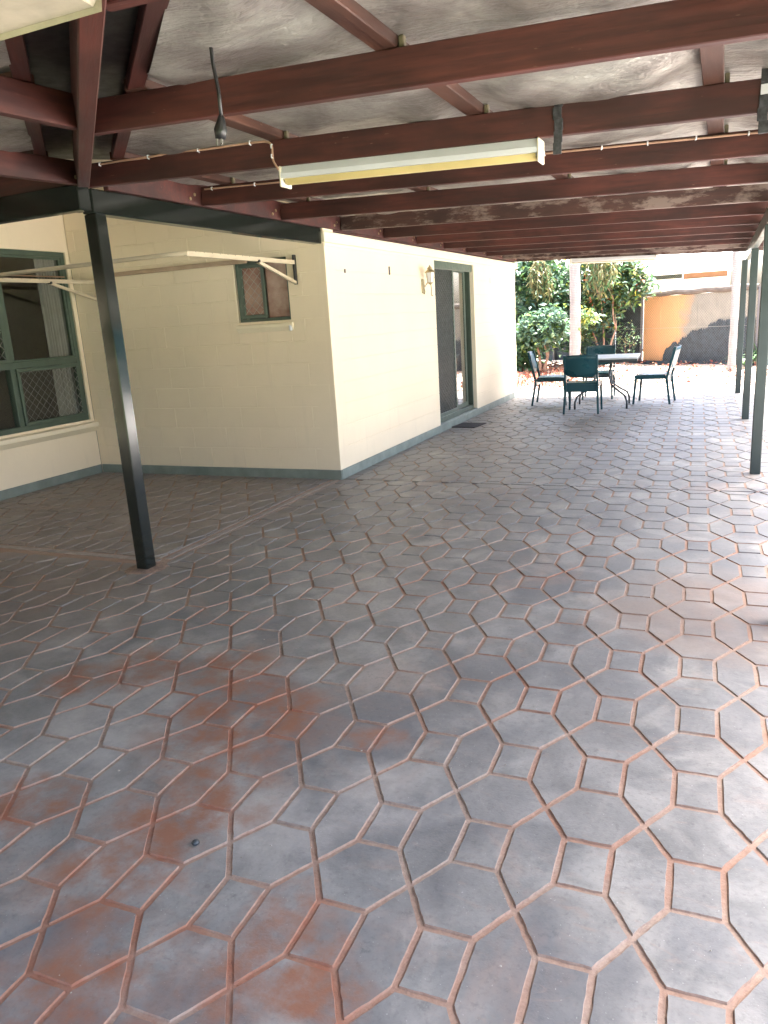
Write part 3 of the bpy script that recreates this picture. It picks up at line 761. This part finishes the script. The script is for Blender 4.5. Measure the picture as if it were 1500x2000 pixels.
def cable(name, label, pts, clips, r=.0055):
    t = thing(name, label, 'cable', pts[0]); o0 = Vector(pts[0])
    P = [Vector(p)-o0 for p in pts]; Q = []
    for i in range(len(P)-1):
        for k in range(5):
            s_ = k/5; p0 = P[max(i-1, 0)]; p1 = P[i]; p2 = P[i+1]; p3 = P[min(i+2, len(P)-1)]
            Q.append(.5*((2*p1)+(p2-p0)*s_+(2*p0-5*p1+4*p2-p3)*s_*s_+(3*p1-p0-3*p2+p3)*s_**3))
    Q.append(P[-1]); part('sheath', MB().tube(Q, r, 7), M['cable'], t, True)
    cm = MB().tube([(0, .004, -.008), (0, -.009, -.006), (0, -.009, .007), (0, .004, .009)], .004, 6).mesh('clip', M['white'], True)
    for p in clips: put('clip', cm, t, Vector(p)-o0, (random.uniform(-.2, .2),)*3)
    return t
yf = -2.70-.027
cable('cable', 'painted cable clipped along the near joist, dropping into the yellowed light',
      [(.09, yf, 2.34), (.25, yf, 2.338), (.43, yf, 2.332), (.6, yf, 2.334), (.76, yf, 2.322), (.95, yf, 2.316), (1.1, yf, 2.311), (1.16, yf, 2.303), (1.18, yf, 2.28), (1.18, yf, 2.25), (1.182, yf, 2.215), (1.21, yf-.004, 2.17)],
      [(.10, yf, 2.34), (.43, yf, 2.332), (.75, yf, 2.322), (1.06, yf, 2.312), (1.18, yf, 2.28), (1.18, yf, 2.235)])
yf = -1.72-.027
cable('cable', 'painted cable clipped along the second joist behind the yellowed light',
      [(.06, yf, 2.335), (.3, yf, 2.325), (.68, yf, 2.307), (1.2, yf, 2.29), (1.7, yf, 2.273), (2.28, yf, 2.252), (2.66, yf, 2.236), (3.1, yf, 2.217), (3.9, yf, 2.18)],
      [(.12, yf, 2.332), (.45, yf, 2.318), (.68, yf, 2.307), (2.30, yf, 2.25), (2.6, yf, 2.239), (2.83, yf, 2.229), (3.06, yf, 2.22), (3.3, yf, 2.208)])
t = thing('hanging_power_cord', 'black power cord with plug dangling from the ceiling in front of the near joist', 'cord', (1.75, -4.0, 2.41))
part('cord', MB().tube([(0, 0, 0), (.0, 0, -.08), (.002, 0, -.18), (.012, 0, -.26), (.012, 0, -.335)], .006, 8), M['black'], t, True)
pb = MB(); pb.tube([(.012, 0, -.33), (.01, 0, -.345), (.004, .0, -.37), (.0, 0, -.395)], [.009, .014, .021, .016], 9)
part('plug', pb, M['black'], t, True)
for k, (dx, dy) in enumerate(((-.01, -.004), (.008, -.004), (0, .009))):
    part('pin', MB().bar((dx, dy, -.39), (dx-.002, dy, -.412), .006, .002), M['plug_metal'], t)

# wall lantern
t = thing('wall_lantern', 'small brass wall lantern on scrolled arm left of the sliding door', 'wall lamp', (0, 2.40, 0))
part('backplate', MB().cbox(.0, .016, -.035, .035, 1.70, 1.86, .006), M['brass'], t)
ar = [(.012, 0, 1.80), (.035, 0, 1.775), (.05, 0, 1.80), (.08, 0, 1.83), (.105, 0, 1.80), (.11, 0, 1.74), (.105, 0, 1.68), (.115, 0, 1.665), (.125, 0, 1.675)]
part('arm', MB().tube(ar, .006, 7), M['brass'], t, True)
part('arm', MB().tube([(.015, 0, 1.76), (.03, 0, 1.72), (.02, 0, 1.69), (.01, 0, 1.70)], .006, 7), M['brass'], t, True)
part('lamp_glass', MB().lathe([(.033, 1.815), (.05, 1.925)], 6, (.1, 0)), M['white'], t)
part('lamp_roof', MB().lathe([(.062, 1.925), (.06, 1.935), (.03, 1.962), (.028, 1.97), (.034, 1.975), (.014, 1.99), (.01, 2.0), (.0, 2.012)], 12, (.1, 0)), M['brass'], t, True)
part('lamp_base', MB().lathe([(.0, 1.79), (.014, 1.795), (.03, 1.812), (.036, 1.816), (.0, 1.818)], 12, (.1, 0)), M['brass'], t, True)
for k in range(6):
    a = k*math.pi/3; part('lamp_rib', MB().bar((.1+.033*math.cos(a), .033*math.sin(a), 1.812), (.1+.051*math.cos(a), .051*math.sin(a), 1.928), .004), M['brass'], t)

# folding clothesline
t = thing('folding_clothesline', 'cream folding clothesline opened out from the porch wall', 'clothesline', (-.3, 0, 1.9)); o0 = Vector((-.3, 0, 1.9))
def cl(name, pts, r, mat='line_cream', n=8): part(name, MB().tube([Vector(p)-o0 for p in pts], r, n), M[mat], t, True)
for x in (-.3, -2.62):
    part('wall_bracket', MB().cbox(x-.012+.3, x+.012+.3, -.035, -.002, -.115, .14, .004), M['black'], t)
    part('arm', MB().bar((x+.3, -.035, .075), (x+.3, -1.56, .075), .026, .034), M['line_cream'], t)
    part('brace', MB().bar((x+.31, -.035, -.10), (x+.31, -.62, .055), .014, .026), M['line_cream'], t)
    part('brace', MB().bar((x+.292, -.035, -.10), (x+.292, -.62, .055), .006, .022), M['line_cream'], t)
    for k in range(8):
        yy = -.75-k*.1; part('line_notch', MB().cbox(x+.3-.014, x+.3+.014, yy-.003, yy+.003, .086, .0935, .001), M['black'], t)
    part('pivot_bolt', MB().tube([(x+.3-.022, -.62, .06), (x+.3+.022, -.62, .06)], .012, 8), M['black'], t)
cl('front_bar', [(-.27, -1.57, 1.977), (-.5, -1.585, 1.975), (-2.9, -1.585, 1.965)], .016)
part('rear_rail', MB().cbox(-2.28, -.50, -.03, -.004, .11, .15, .004), M['rail_tan'], t)

# door mat
tag(part('door_mat', MB().cbox(-.2, .2, -.17, .17, .001, .010, .004), M['mat'], None, loc=(.20, 3.38, 0), rot=(0, 0, 1.45)), 'thin dark mat on the pavers before the sliding door', 'door mat')

# ------------------------------------------------------------------ table and chairs
t = thing('patio_table', 'pale square patio table with curved metal legs between green chairs', 'table', (1.66, 5.27, 0), .05)
part('table_top', MB().cbox(-.5, .5, -.46, .46, .70, .722, .006), M['table_top'], t)
part('rim', MB().cbox(-.495, .495, -.455, -.43, .665, .6995, .003).cbox(-.495, .495, .43, .455, .665, .6995, .003).cbox(-.495, -.47, -.43, .43, .665, .6995, .003).cbox(.47, .495, -.43, .43, .665, .6995, .003), M['table_leg'], t)
for sx in (-1, 1):
    for sy in (-1, 1):
        pts = [(.12*sx, .10*sy, .69), (.10*sx, .10*sy, .45), (.13*sx, .12*sy, .33), (.24*sx, .2*sy, .24), (.33*sx, .27*sy, .18), (.36*sx, .3*sy, .1), (.36*sx, .3*sy, .0)]
        part('leg', MB().tube(pts, .014, 8), M['table_leg'], t, True)
part('leg_ring', MB().tube([(.11*math.cos(a), .11*math.sin(a), .45) for a in np.linspace(0, 2*math.pi, 17)], .009, 6), M['table_leg'], t, True)

def make_chair():
    """faces local +y; origin on the floor below the seat centre"""
    t = thing('patio_chair', 'x', 'chair', group='dark green resin chairs around the patio table')
    vs = []; nx_, ny_ = 8, 6
    for lay in (0, 1):
        for j in range(ny_+1):
            for i in range(nx_+1):
                u = i/nx_*2-1; v = j/ny_
                z = .425-.018*(1-u*u)*math.sin(v*math.pi)-.03*max(0, v-.8)*2*(0 if lay else 1)
                w = .225-.02*(1-v)
                vs.append((u*w, -.21+v*.43, z-(.028 if lay else 0)))
    a = (nx_+1)*(ny_+1); fs = []
    for j in range(ny_):
        for i in range(nx_):
            q = j*(nx_+1)+i; fs += [(q, q+1, q+nx_+2, q+nx_+1), (a+q+nx_+1, a+q+nx_+2, a+q+1, a+q)]
    for i in range(nx_): fs += [(i, a+i, a+i+1, i+1), (ny_*(nx_+1)+i+1, a+ny_*(nx_+1)+i+1, a+ny_*(nx_+1)+i, ny_*(nx_+1)+i)]
    for j in range(ny_): q = j*(nx_+1); p = q+nx_; fs += [(q+nx_+1, a+q+nx_+1, a+q, q), (p, a+p, a+p+nx_+1, p+nx_+1)]
    part('seat', MB().add(vs, fs), M['resin'], t)
    part('seat_rail', MB().cbox(-.2, .2, -.235, -.215, .30, .40, .004), M['resin'], t)
    part('seat_rail', MB().cbox(-.2, .2, .2, .222, .365, .398, .004), M['resin'], t)
    for s in (-1, 1): part('seat_rail', MB().bar((s*.212, -.21, .382), (s*.212, .2, .382), .02, .045), M['resin'], t)
    # backrest panel, bowed back with a scooped lower edge
    vs = []; nx_, nz_ = 12, 5
    for lay in (0, 1):
        for j in range(nz_+1):
            for i in range(nx_+1):
                u = i/nx_*2-1; v = j/nz_; zl = .545-.045*(1-u**4); zt = .80+.012*(1-u*u); z = zl+(zt-zl)*v
                y = -.235-.10*((z-.45)/.35)-.03*(1-u*u)+(-.012 if lay else 0)
                vs.append((u*.205, y, z))
    a = (nx_+1)*(nz_+1); fs = []
    for j in range(nz_):
        for i in range(nx_):
            q = j*(nx_+1)+i; fs += [(q, q+nx_+1, q+nx_+2, q+1), (a+q, a+q+1, a+q+nx_+2, a+q+nx_+1)]
    for i in range(nx_): fs += [(i, i+1, a+i+1, a+i), (nz_*(nx_+1)+i, a+nz_*(nx_+1)+i, a+nz_*(nx_+1)+i+1, nz_*(nx_+1)+i+1)]
    part('backrest', MB().add(vs, fs), M['resin'], t, True)
    for s in (-1, 1):
        part('back_post', MB().bar((s*.215, -.232, .38), (s*.215, -.338, .81), .024, .034), M['resin'], t)
        part('leg', MB().bar((s*.212, -.225, .40), (s*.232, -.285, 0), .034, .036, taper=.75), M['resin'], t)
        part('leg', MB().bar((s*.212, .195, .40), (s*.225, .225, 0), .034, .036, taper=.75), M['resin'], t)
    return t
ch = make_chair()
spots = [(1.48, 4.70, .03, 'dark green chair nearest the viewer, its back hiding the table'),
         (.86, 5.66, -math.pi/2+.05, 'dark green chair left of the table, beside the palm trunk'),
         (1.45, 6.36, math.pi+.05, 'dark green chair on the far side of the table, before the fence'),
         (2.32, 5.68, math.pi/2-.1, 'dark green chair right of the table, seen from its side')]
for i, (x, y, a, lb) in enumerate(spots):
    c = ch if i == 0 else copy_tree(ch)
    c.location = (x, y, 0.001); c.rotation_euler = (0, 0, a); c['label'] = lb

# ------------------------------------------------------------------ back fence
A = Vector((1.44, 13.9, 0)); B = Vector((3.44, 12.4, 0)); D = (B-A).normalized(); ang = math.atan2(D.y, D.x)
fence = thing('back_fence', 'back fence of orange panel, dark shade cloth and chain wire under a weathered cap', 'fence', tuple(A), ang)
def fp(name, mb, mat, kind=None): return part(name, mb, M[mat], fence, kind=kind)
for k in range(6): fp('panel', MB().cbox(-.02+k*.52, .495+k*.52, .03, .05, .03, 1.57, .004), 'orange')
fp('panel', MB().cbox(3.15, 11.0, .03, .05, .0, 1.6, .004), 'teal')
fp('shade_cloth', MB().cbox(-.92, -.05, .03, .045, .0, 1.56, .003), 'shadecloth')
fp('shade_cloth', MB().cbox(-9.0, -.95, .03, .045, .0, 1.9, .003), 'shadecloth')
# dark sheet shaped as a bush's shadow on the panel's lower right
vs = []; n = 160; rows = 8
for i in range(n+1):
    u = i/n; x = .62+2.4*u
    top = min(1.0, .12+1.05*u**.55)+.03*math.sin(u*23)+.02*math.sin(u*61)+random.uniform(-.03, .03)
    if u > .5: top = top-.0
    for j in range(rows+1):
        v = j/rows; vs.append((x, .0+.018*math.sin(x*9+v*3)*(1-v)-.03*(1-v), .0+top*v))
fp('bush_shadow', MB().add(vs, [(i*(rows+1)+j, (i+1)*(rows+1)+j, (i+1)*(rows+1)+j+1, i*(rows+1)+j+1) for i in range(n) for j in range(rows)]), 'bush_shade')
fp('chain_wire', mesh_lattice(-.95, 3.1, .02, 1.56, .065, .065, .003, -.045), 'post_grey', 'stuff')
fp('tension_wire', MB().bar((-.95, -.05, .82), (3.1, -.05, .84), .005), 'wire')
cp = []
for k in range(24):
    x0 = -.95+k*.175; cp.append((x0, 0.01+.006*math.sin(k), 1.635+.012*math.sin(k*1.3)))
fp('cap_rail', MB().tube(cp, .068, 9), 'cap')
fp('cap_rail', MB().cbox(-2.2, -.96, -.04, .02, 1.55, 1.7, .01), 'post_grey')
for x, h in ((-.97, 1.75), (-.04, 1.6), (3.11, 1.62), (-3.2, 1.95), (-5.6, 1.95)): fp('fence_post', MB().tube([(x, -.02, 0), (x, -.02, h)], .032, 9), 'post_grey')
fp('kerb', MB().cbox(-.95, 3.1, -.06, .02, -.05, .05, .01), 'shadecloth')

# ------------------------------------------------------------------ neighbour house
nb = thing('neighbouring_house', 'white neighbouring house with screened window strip above the back fence', 'house', (0, 20, 0))
nbw = MB()
for (a, b, c, d) in sub_rects((-6, 3.38, 0, 2.54), [(.66, 3.3, 2.08, 2.5)]): nbw.box(a, b, 0, .2, c, d)
nbw.box(3.18, 3.38, .2, 6.5, 0, 2.54)
part('wall', nbw, M['nb_white'], nb)
part('brick_panel', MB().box(2.06, 3.3, .05, .15, 2.081, 2.5), M['nb_orange'], nb)
w = part('window', frame_rect(MB(), .66, 2.05, 2.081, 2.5, .04, .03, .1).cbox(1.04, 1.12, .03, .1, 2.122, 2.458), M['nb_white'], nb)
part('pane', MB().box(.70, 1.04, .06, .065, 2.12, 2.46), M['black'], w)
part('pane', MB().box(1.12, 2.01, .075, .08, 2.12, 2.46), M['black'], w)
part('security_mesh', mesh_lattice(1.12, 2.01, 2.12, 2.46, .06, .06, .012, .05), M['dark_mesh'], w)
part('fascia', MB().cbox(-6.5, 3.45, -.75, -.7, 2.225, 2.42, .01), M['nb_white'], nb)
part('soffit', MB().box(-6.5, 3.44, -.699, -.005, 2.36, 2.38), M['nb_white'], nb)
part('roof', MB().add([(-6.6, -.78, 2.425), (3.5, -.78, 2.425), (3.5, 3.5, 3.3), (-6.6, 3.5, 3.3), (3.5, 7.5, 2.43), (-6.6, 7.5, 2.43)], [(0, 1, 2, 3), (3, 2, 4, 5), (1, 4, 2)]), M['nb_white'], nb)

# ------------------------------------------------------------------ vegetation
def leaves(name, parent, centers, normals_bias, size, palette, weights, mat='leaf', asp=.42, kind='stuff', droop=.3):
    """many folded leaf blades in one mesh; centers Nx3"""
    C_ = np.asarray(centers, float); N = len(C_)
    d = rng.normal(size=(N, 3)); d[:, 2] = d[:, 2]*.5-droop; d += np.asarray(normals_bias); d /= np.linalg.norm(d, axis=1)[:, None]
    upv = rng.normal(size=(N, 3))*.5+np.array([0, 0, 1.]); s_ = np.cross(d, upv); s_ /= np.linalg.norm(s_, axis=1)[:, None]
    n_ = np.cross(s_, d); L = size*rng.uniform(.6, 1.3, N)[:, None]; W = L*asp/2
    p0 = C_; p1 = C_+d*L*.45+s_*W+n_*W*.35; p2 = C_+d*L-n_*L*.12; p3 = C_+d*L*.45-s_*W+n_*W*.35; pm = C_+d*L*.5
    V = np.stack([p0, p1, p2, p3, pm], 1).reshape(-1, 3)
    base = np.arange(N)*5
    F = np.concatenate([np.stack([base, base+1, base+4], 1), np.stack([base+1, base+2, base+4], 1), np.stack([base+4, base+2, base+3], 1), np.stack([base, base+4, base+3], 1)])
    me = bpy.data.meshes.new(name); me.from_pydata(V.tolist(), [], F.tolist()); me.materials.append(M[mat])
    pal = np.array(palette); ci = rng.choice(len(pal), N, p=np.array(weights)/sum(weights)); cc = pal[ci]*rng.uniform(.7, 1.3, (N, 1))
    ca = me.color_attributes.new('col', 'FLOAT_COLOR', 'POINT'); arr = np.ones((N*5, 4)); arr[:, :3] = np.repeat(cc, 5, 0)
    ca.data.foreach_set('color', arr.ravel()); me.update()
    o = put(name, me, parent)
    if kind: o['kind'] = kind
    return o
def clumps(c, rad, nclump, per, spread, hollow=.35):
    out = []
    for _ in range(nclump):
        v = rng.normal(size=3); v /= np.linalg.norm(v); r = rng.uniform(hollow, 1)**.6
        q = np.array(c)+v*np.array(rad)*r
        k = rng.normal(size=(per, 3)); out.append(q+k*spread)
    o = np.concatenate(out); return o[o[:, 2] > .03]
DG = (.055, .115, .06); MG = (.095, .19, .08); BG = (.11, .20, .16); YG = (.16, .22, .05); YE_ = (.5, .45, .07); RD = (.42, .1, .04); OL = (.14, .14, .06); PG = (.12, .2, .12)
def limb(mb, p, d, L, r, depth):
    pts = [p]; q = Vector(p); dd = Vector(d).normalized()
    for k in range(4):
        dd = (dd+Vector((random.uniform(-.2, .2), random.uniform(-.2, .2), random.uniform(-.02, .2)))).normalized(); q = q+dd*L/4; pts.append(tuple(q))
    mb.tube(pts, [r*(1-.09*k) for k in range(5)], 7)
    if depth:
        for k in range(2 if depth > 1 else 3):
            a = Vector((random.uniform(-1, 1), random.uniform(-1, 1), random.uniform(.2, .8))); limb(mb, pts[-1], dd*.8+a*.8, L*.7, r*.62, depth-1)
def shrub(name, label, loc, crown, palette, weights, size, nclump, per, spread, trunks, cat='shrub', th=.5, tr_r=.03, asp=.42, group=None):
    t = thing(name, label, cat, loc, 0, group)
    mb = MB()
    for (dx, dy, dz) in trunks: limb(mb, (random.uniform(-.04, .04), random.uniform(-.04, .04), -.05), (dx, dy, dz), th, tr_r, 2)
    part('trunk', mb, M['bark'], t, True)
    pts = np.concatenate([clumps(c, r, int(nclump*w), per, spread) for (c, r, w) in crown])
    leaves('foliage', t, pts, (0, 0, 0), size, palette, weights, asp=asp)
    return t
shrub('broadleaf_shrub', 'tall dense dark green shrub at the house corner, left of the palm', (-1.55, 13.0, 0),
      [((0, 0, 1.3), (1.0, .8, 1.45), 1), ((.7, .1, 1.9), (.7, .7, 1.1), .6), ((-.6, -.4, .6), (.7, .6, .7), .4)], [DG, MG, BG, YG], [5, 4, 3, 1], .17, 150, 26, .13, [(0, 0, 1), (.3, 0, 1)], asp=.5)
shrub('flowering_shrub', 'small branching shrub with pale trunk and blue green crown in front of the palm', (-.60, 11.7, 0),
      [((.18, -.1, 1.05), (.50, .45, .38), 1), ((-.28, 0, .95), (.3, .3, .3), .4)], [BG, PG, MG, YG], [4, 3, 3, 1], .15, 60, 22, .09, [(-.25, 0, 1), (.45, .1, .9)], th=.42, tr_r=.05, asp=.5)
shrub('low_leafy_shrub', 'low green leafy plant growing at the base of the branching shrub', (-1.2, 11.9, 0),
      [((0, 0, .35), (.5, .4, .4), 1)], [DG, MG, YG], [3, 4, 1], .15, 40, 20, .1, [(0, 0, 1)], th=.2, tr_r=.02, asp=.5)
shrub('croton_shrub', 'tall croton with yellow and red leaves right of the palm trunk', (.55, 13.2, 0),
      [((0, 0, 2.2), (.85, .6, .8), 1), ((.55, 0, 1.85), (.55, .4, .5), .5), ((-.3, .1, 1.3), (.5, .4, .7), .4)], [DG, MG, YG, YE_, RD, OL, BG], [4, 5, 3, .7, .35, 2, 3], .16, 115, 22, .12, [(.1, 0, 1), (-.2, 0, 1), (.3, 0, 1)], th=1.0, tr_r=.03)
shrub('croton_shrub', 'small croton with glowing yellow leaves low beside the palm trunk', (.48, 11.2, 0),
      [((0, 0, 1.22), (.22, .2, .16), 1)], [YE_, YG, PG, MG], [2, 3, 2, 2], .13, 16, 12, .06, [(.0, 0, 1)], th=.55, tr_r=.012)
shrub('vine_tree', 'leafy green tree filling the gap behind the palm and croton', (-.2, 14.2, 0),
      [((0, 0, 1.9), (1.2, .4, 1.9), 1), ((-1.8, 0.3, 2.2), (1.3, .5, 1.8), .8)], [DG, MG, DG, BG], [4, 3, 3, 2], .17, 140, 26, .14, [(0, 0, 1)], 'tree', 1.2, .05)
shrub('wispy_plant', 'sparse wispy seedlings against the shade cloth by the grey post', (1.05, 13.4, 0),
      [((0, 0, .55), (.35, .2, .5), 1)], [PG, MG, OL], [3, 3, 2], .08, 20, 12, .09, [(0, 0, 1)], 'plant', .3, .008)
# drooping olive seed heads
def droop(loc, h, w, label):
    t = thing('palm_seed_head', label, 'palm frond', loc); pts = []
    mb = MB()
    for k in range(46):
        a = random.uniform(0, 6.28); r = w*random.uniform(.1, 1); L = h*random.uniform(.5, 1)
        P = [(0, 0, 0), (r*.5*math.cos(a), r*.5*math.sin(a), -.06*L), (r*math.cos(a), r*math.sin(a), -.5*L), (r*1.05*math.cos(a), r*1.05*math.sin(a), -L)]
        mb.tube(P, .006, 4, False)
        for q in np.linspace(.2, 1, 9):
            i = min(2, int(q*3)); s_ = q*3-i; pts.append([P[i][c]+(P[i+1][c]-P[i][c])*s_ for c in range(3)])
    part('stalk', mb, M['olive'], t)
    pts = [[a_+random.uniform(-.03, .03) for a_ in p_] for p_ in pts for _ in range(3)]
    leaves('leaflet', t, pts, (0, 0, -1.2), .15, [OL, (.27, .24, .10), MG], [3, 1.5, 2.5], asp=.22)
    return t
droop((-.80, 12.4, 2.55), .9, .32, 'olive drooping frond cluster near the house corner')
droop((.62, 12.4, 2.75), 1.05, .34, 'olive drooping frond cluster right of the palm trunk')
def palm(loc, r0, r1, h, label, crown=True):
    t = thing('palm_tree', label, 'palm tree', loc)
    n = 26; pts = [(.05*math.sin(k*.3)*(k/n), .03*k/n, -.1+(h+.1)*k/n) for k in range(n+1)]
    part('trunk', MB().tube(pts, [r0+(r1-r0)*k/n+.006*math.sin(k*2.2) for k in range(n+1)], 16), M['palm_bark'], t, True)
    P = []
    for k in range(11):
        a = k*2*math.pi/11+.3
        for q in np.linspace(.1, 1, 26):
            z = h+.8*q-1.9*q*q; x = 2.1*q*math.cos(a); y = 2.1*q*math.sin(a)
            for s_ in (-1, 1): P.append((x-s_*.12*math.sin(a), y+s_*.12*math.cos(a), z))
    leaves('crown', t, P, (0, 0, -.4), .45, [MG, DG, YG], [3, 2, 1], asp=.09)
    return t
palm((.27, 11.0, 0), .118, .108, 5.2, 'thick pale ringed palm trunk behind the table')
palm((3.43, 10.9, 0), .075, .065, 4.9, 'slender pale palm trunk behind the right hand posts')
def strap_plant(loc, label, n=70, L=.75):
    t = thing('strap_leaf_plant', label, 'plant', loc)
    for _ in range(n):
        a = random.uniform(0, 6.28); le = random.uniform(.6, 1)*L; lean = random.uniform(.25, 1.0); w = random.uniform(.015, .028)
        vs = []; K = 6
        for k in range(K+1):
            q = k/K; r = le*lean*q; z = le*(1.1*q-(.35+.7*lean)*q*q*.9); ww = w*(1-q**3)+.001
            vs += [(r*math.cos(a)-ww*math.sin(a), r*math.sin(a)+ww*math.cos(a), max(z, .0)), (r*math.cos(a)+ww*math.sin(a), r*math.sin(a)-ww*math.cos(a), max(z, .0))]
        mb = MB().add(vs, [(2*k, 2*k+1, 2*k+3, 2*k+2) for k in range(K)])
        me = mb.mesh('leaf', M['leaf']); ca = me.color_attributes.new('col', 'FLOAT_COLOR', 'POINT')
        c = random.choice([MG, PG, (.1, .2, .06)]); ca.data.foreach_set('color', [*c, 1]*len(vs)); put('leaf', me, t)
    return t
strap_plant((4.0, 11.9, 0), 'arching strap leaf plant before the teal panel', 70, .85)
strap_plant((3.72, 11.3, 0), 'smaller strap leaf plant half hidden by the right hand posts', 30, .6)
for (x, lb) in ((2.38, 'dry vine tendril hanging from the roof edge right of the far light'), (2.86, 'smaller dry vine tendril hanging from the roof edge near the posts')):
    t = thing('dry_vine_tendril', lb, 'vine', (x, 7.02, 2.10))
    mb = MB(); s_ = 1 if x < 2.5 else .6
    for q in range(3): mb.tube([(0, 0, 0), (.03*q*s_, 0, -.04*s_), (.02-.03*q, .01, -.08*s_), (.06*s_-.02*q, 0, -.12*s_)], .004, 5)
    part('stem', mb, M['bark'], t)
    leaves('dry_leaf', t, [(random.uniform(-.04, .1)*s_, 0, -random.uniform(.02, .13)*s_) for _ in range(14)], (0, 0, -.5), .04, [OL, YE_, (.4, .28, .12)], [2, 1, 2], 'dryleaf', kind=None)
# hedge added out of view on the near left to block sky light
t = thing('sky_blocking_hedge', 'tall dense clipped hedge added out of view to keep sky light off the porch', 'hedge', (-2.6, -9.6, 0))
part('core', MB().cbox(-5.5, 3.6, -.35, .35, 0, 3.2, .1), M['added_hedge_core'], t)
pts = [(random.uniform(-5.6, 3.7), random.choice((-1, 1))*random.uniform(.33, .5), random.uniform(0, 3.3)) for _ in range(9000)]
pts += [(random.uniform(-5.6, 3.7), random.uniform(-.45, .45), random.uniform(3.15, 3.35)) for _ in range(2000)]
leaves('foliage', t, pts, (0, 0, 0), .13, [DG, MG], [2, 1])
# leaf litter
pts = []
for _ in range(15000):
    x = random.uniform(-3.5, 5.5); y = 8.02+random.random()**1.1*6.2
    dens = 1 if x < .8-.12*(y-8) else (.42 if math.sin(x*1.3+y*2.2)+math.sin(y*4.1) > .2 else .1)
    if random.random() < dens: pts.append((x, y, random.uniform(.0, .05)+.01))
leaves('leaf_litter', None, pts, (0, 0, .2), .085, [(.2, .045, .03), (.3, .1, .06), (.36, .22, .14), (.12, .06, .04)], [4, 3, 2, 1.5], 'dryleaf', asp=.5, droop=0)
# specks and crumbs on the pavers
sm = MB()
for _ in range(260):
    y = random.uniform(-5.6, 2); x = random.uniform(-1, 3.6); r = random.uniform(.0012, .0034)
    sm.add([(x-r, y-r*.7, .004), (x+r, y-r, .004), (x+r*.8, y+r, .004), (x-r*.6, y+r*.8, .004), (x, y, .004+r)], [(0, 1, 4), (1, 2, 4), (2, 3, 4), (3, 0, 4)])
o = put('floor_crumbs', sm.mesh('floor_crumbs', M['crumb']), kind='stuff')
sp = MB(); sp.lathe([(.0, .0), (.008, .001), (.012, .006), (.009, .012), (.003, .015), (.0, .018)], 8)
tag(part('seed_pod', sp, M['table_leg'], None, True, loc=(1.9, -4.72, .0)), 'small dark seed pod lying on red stained pavers', 'seed pod')
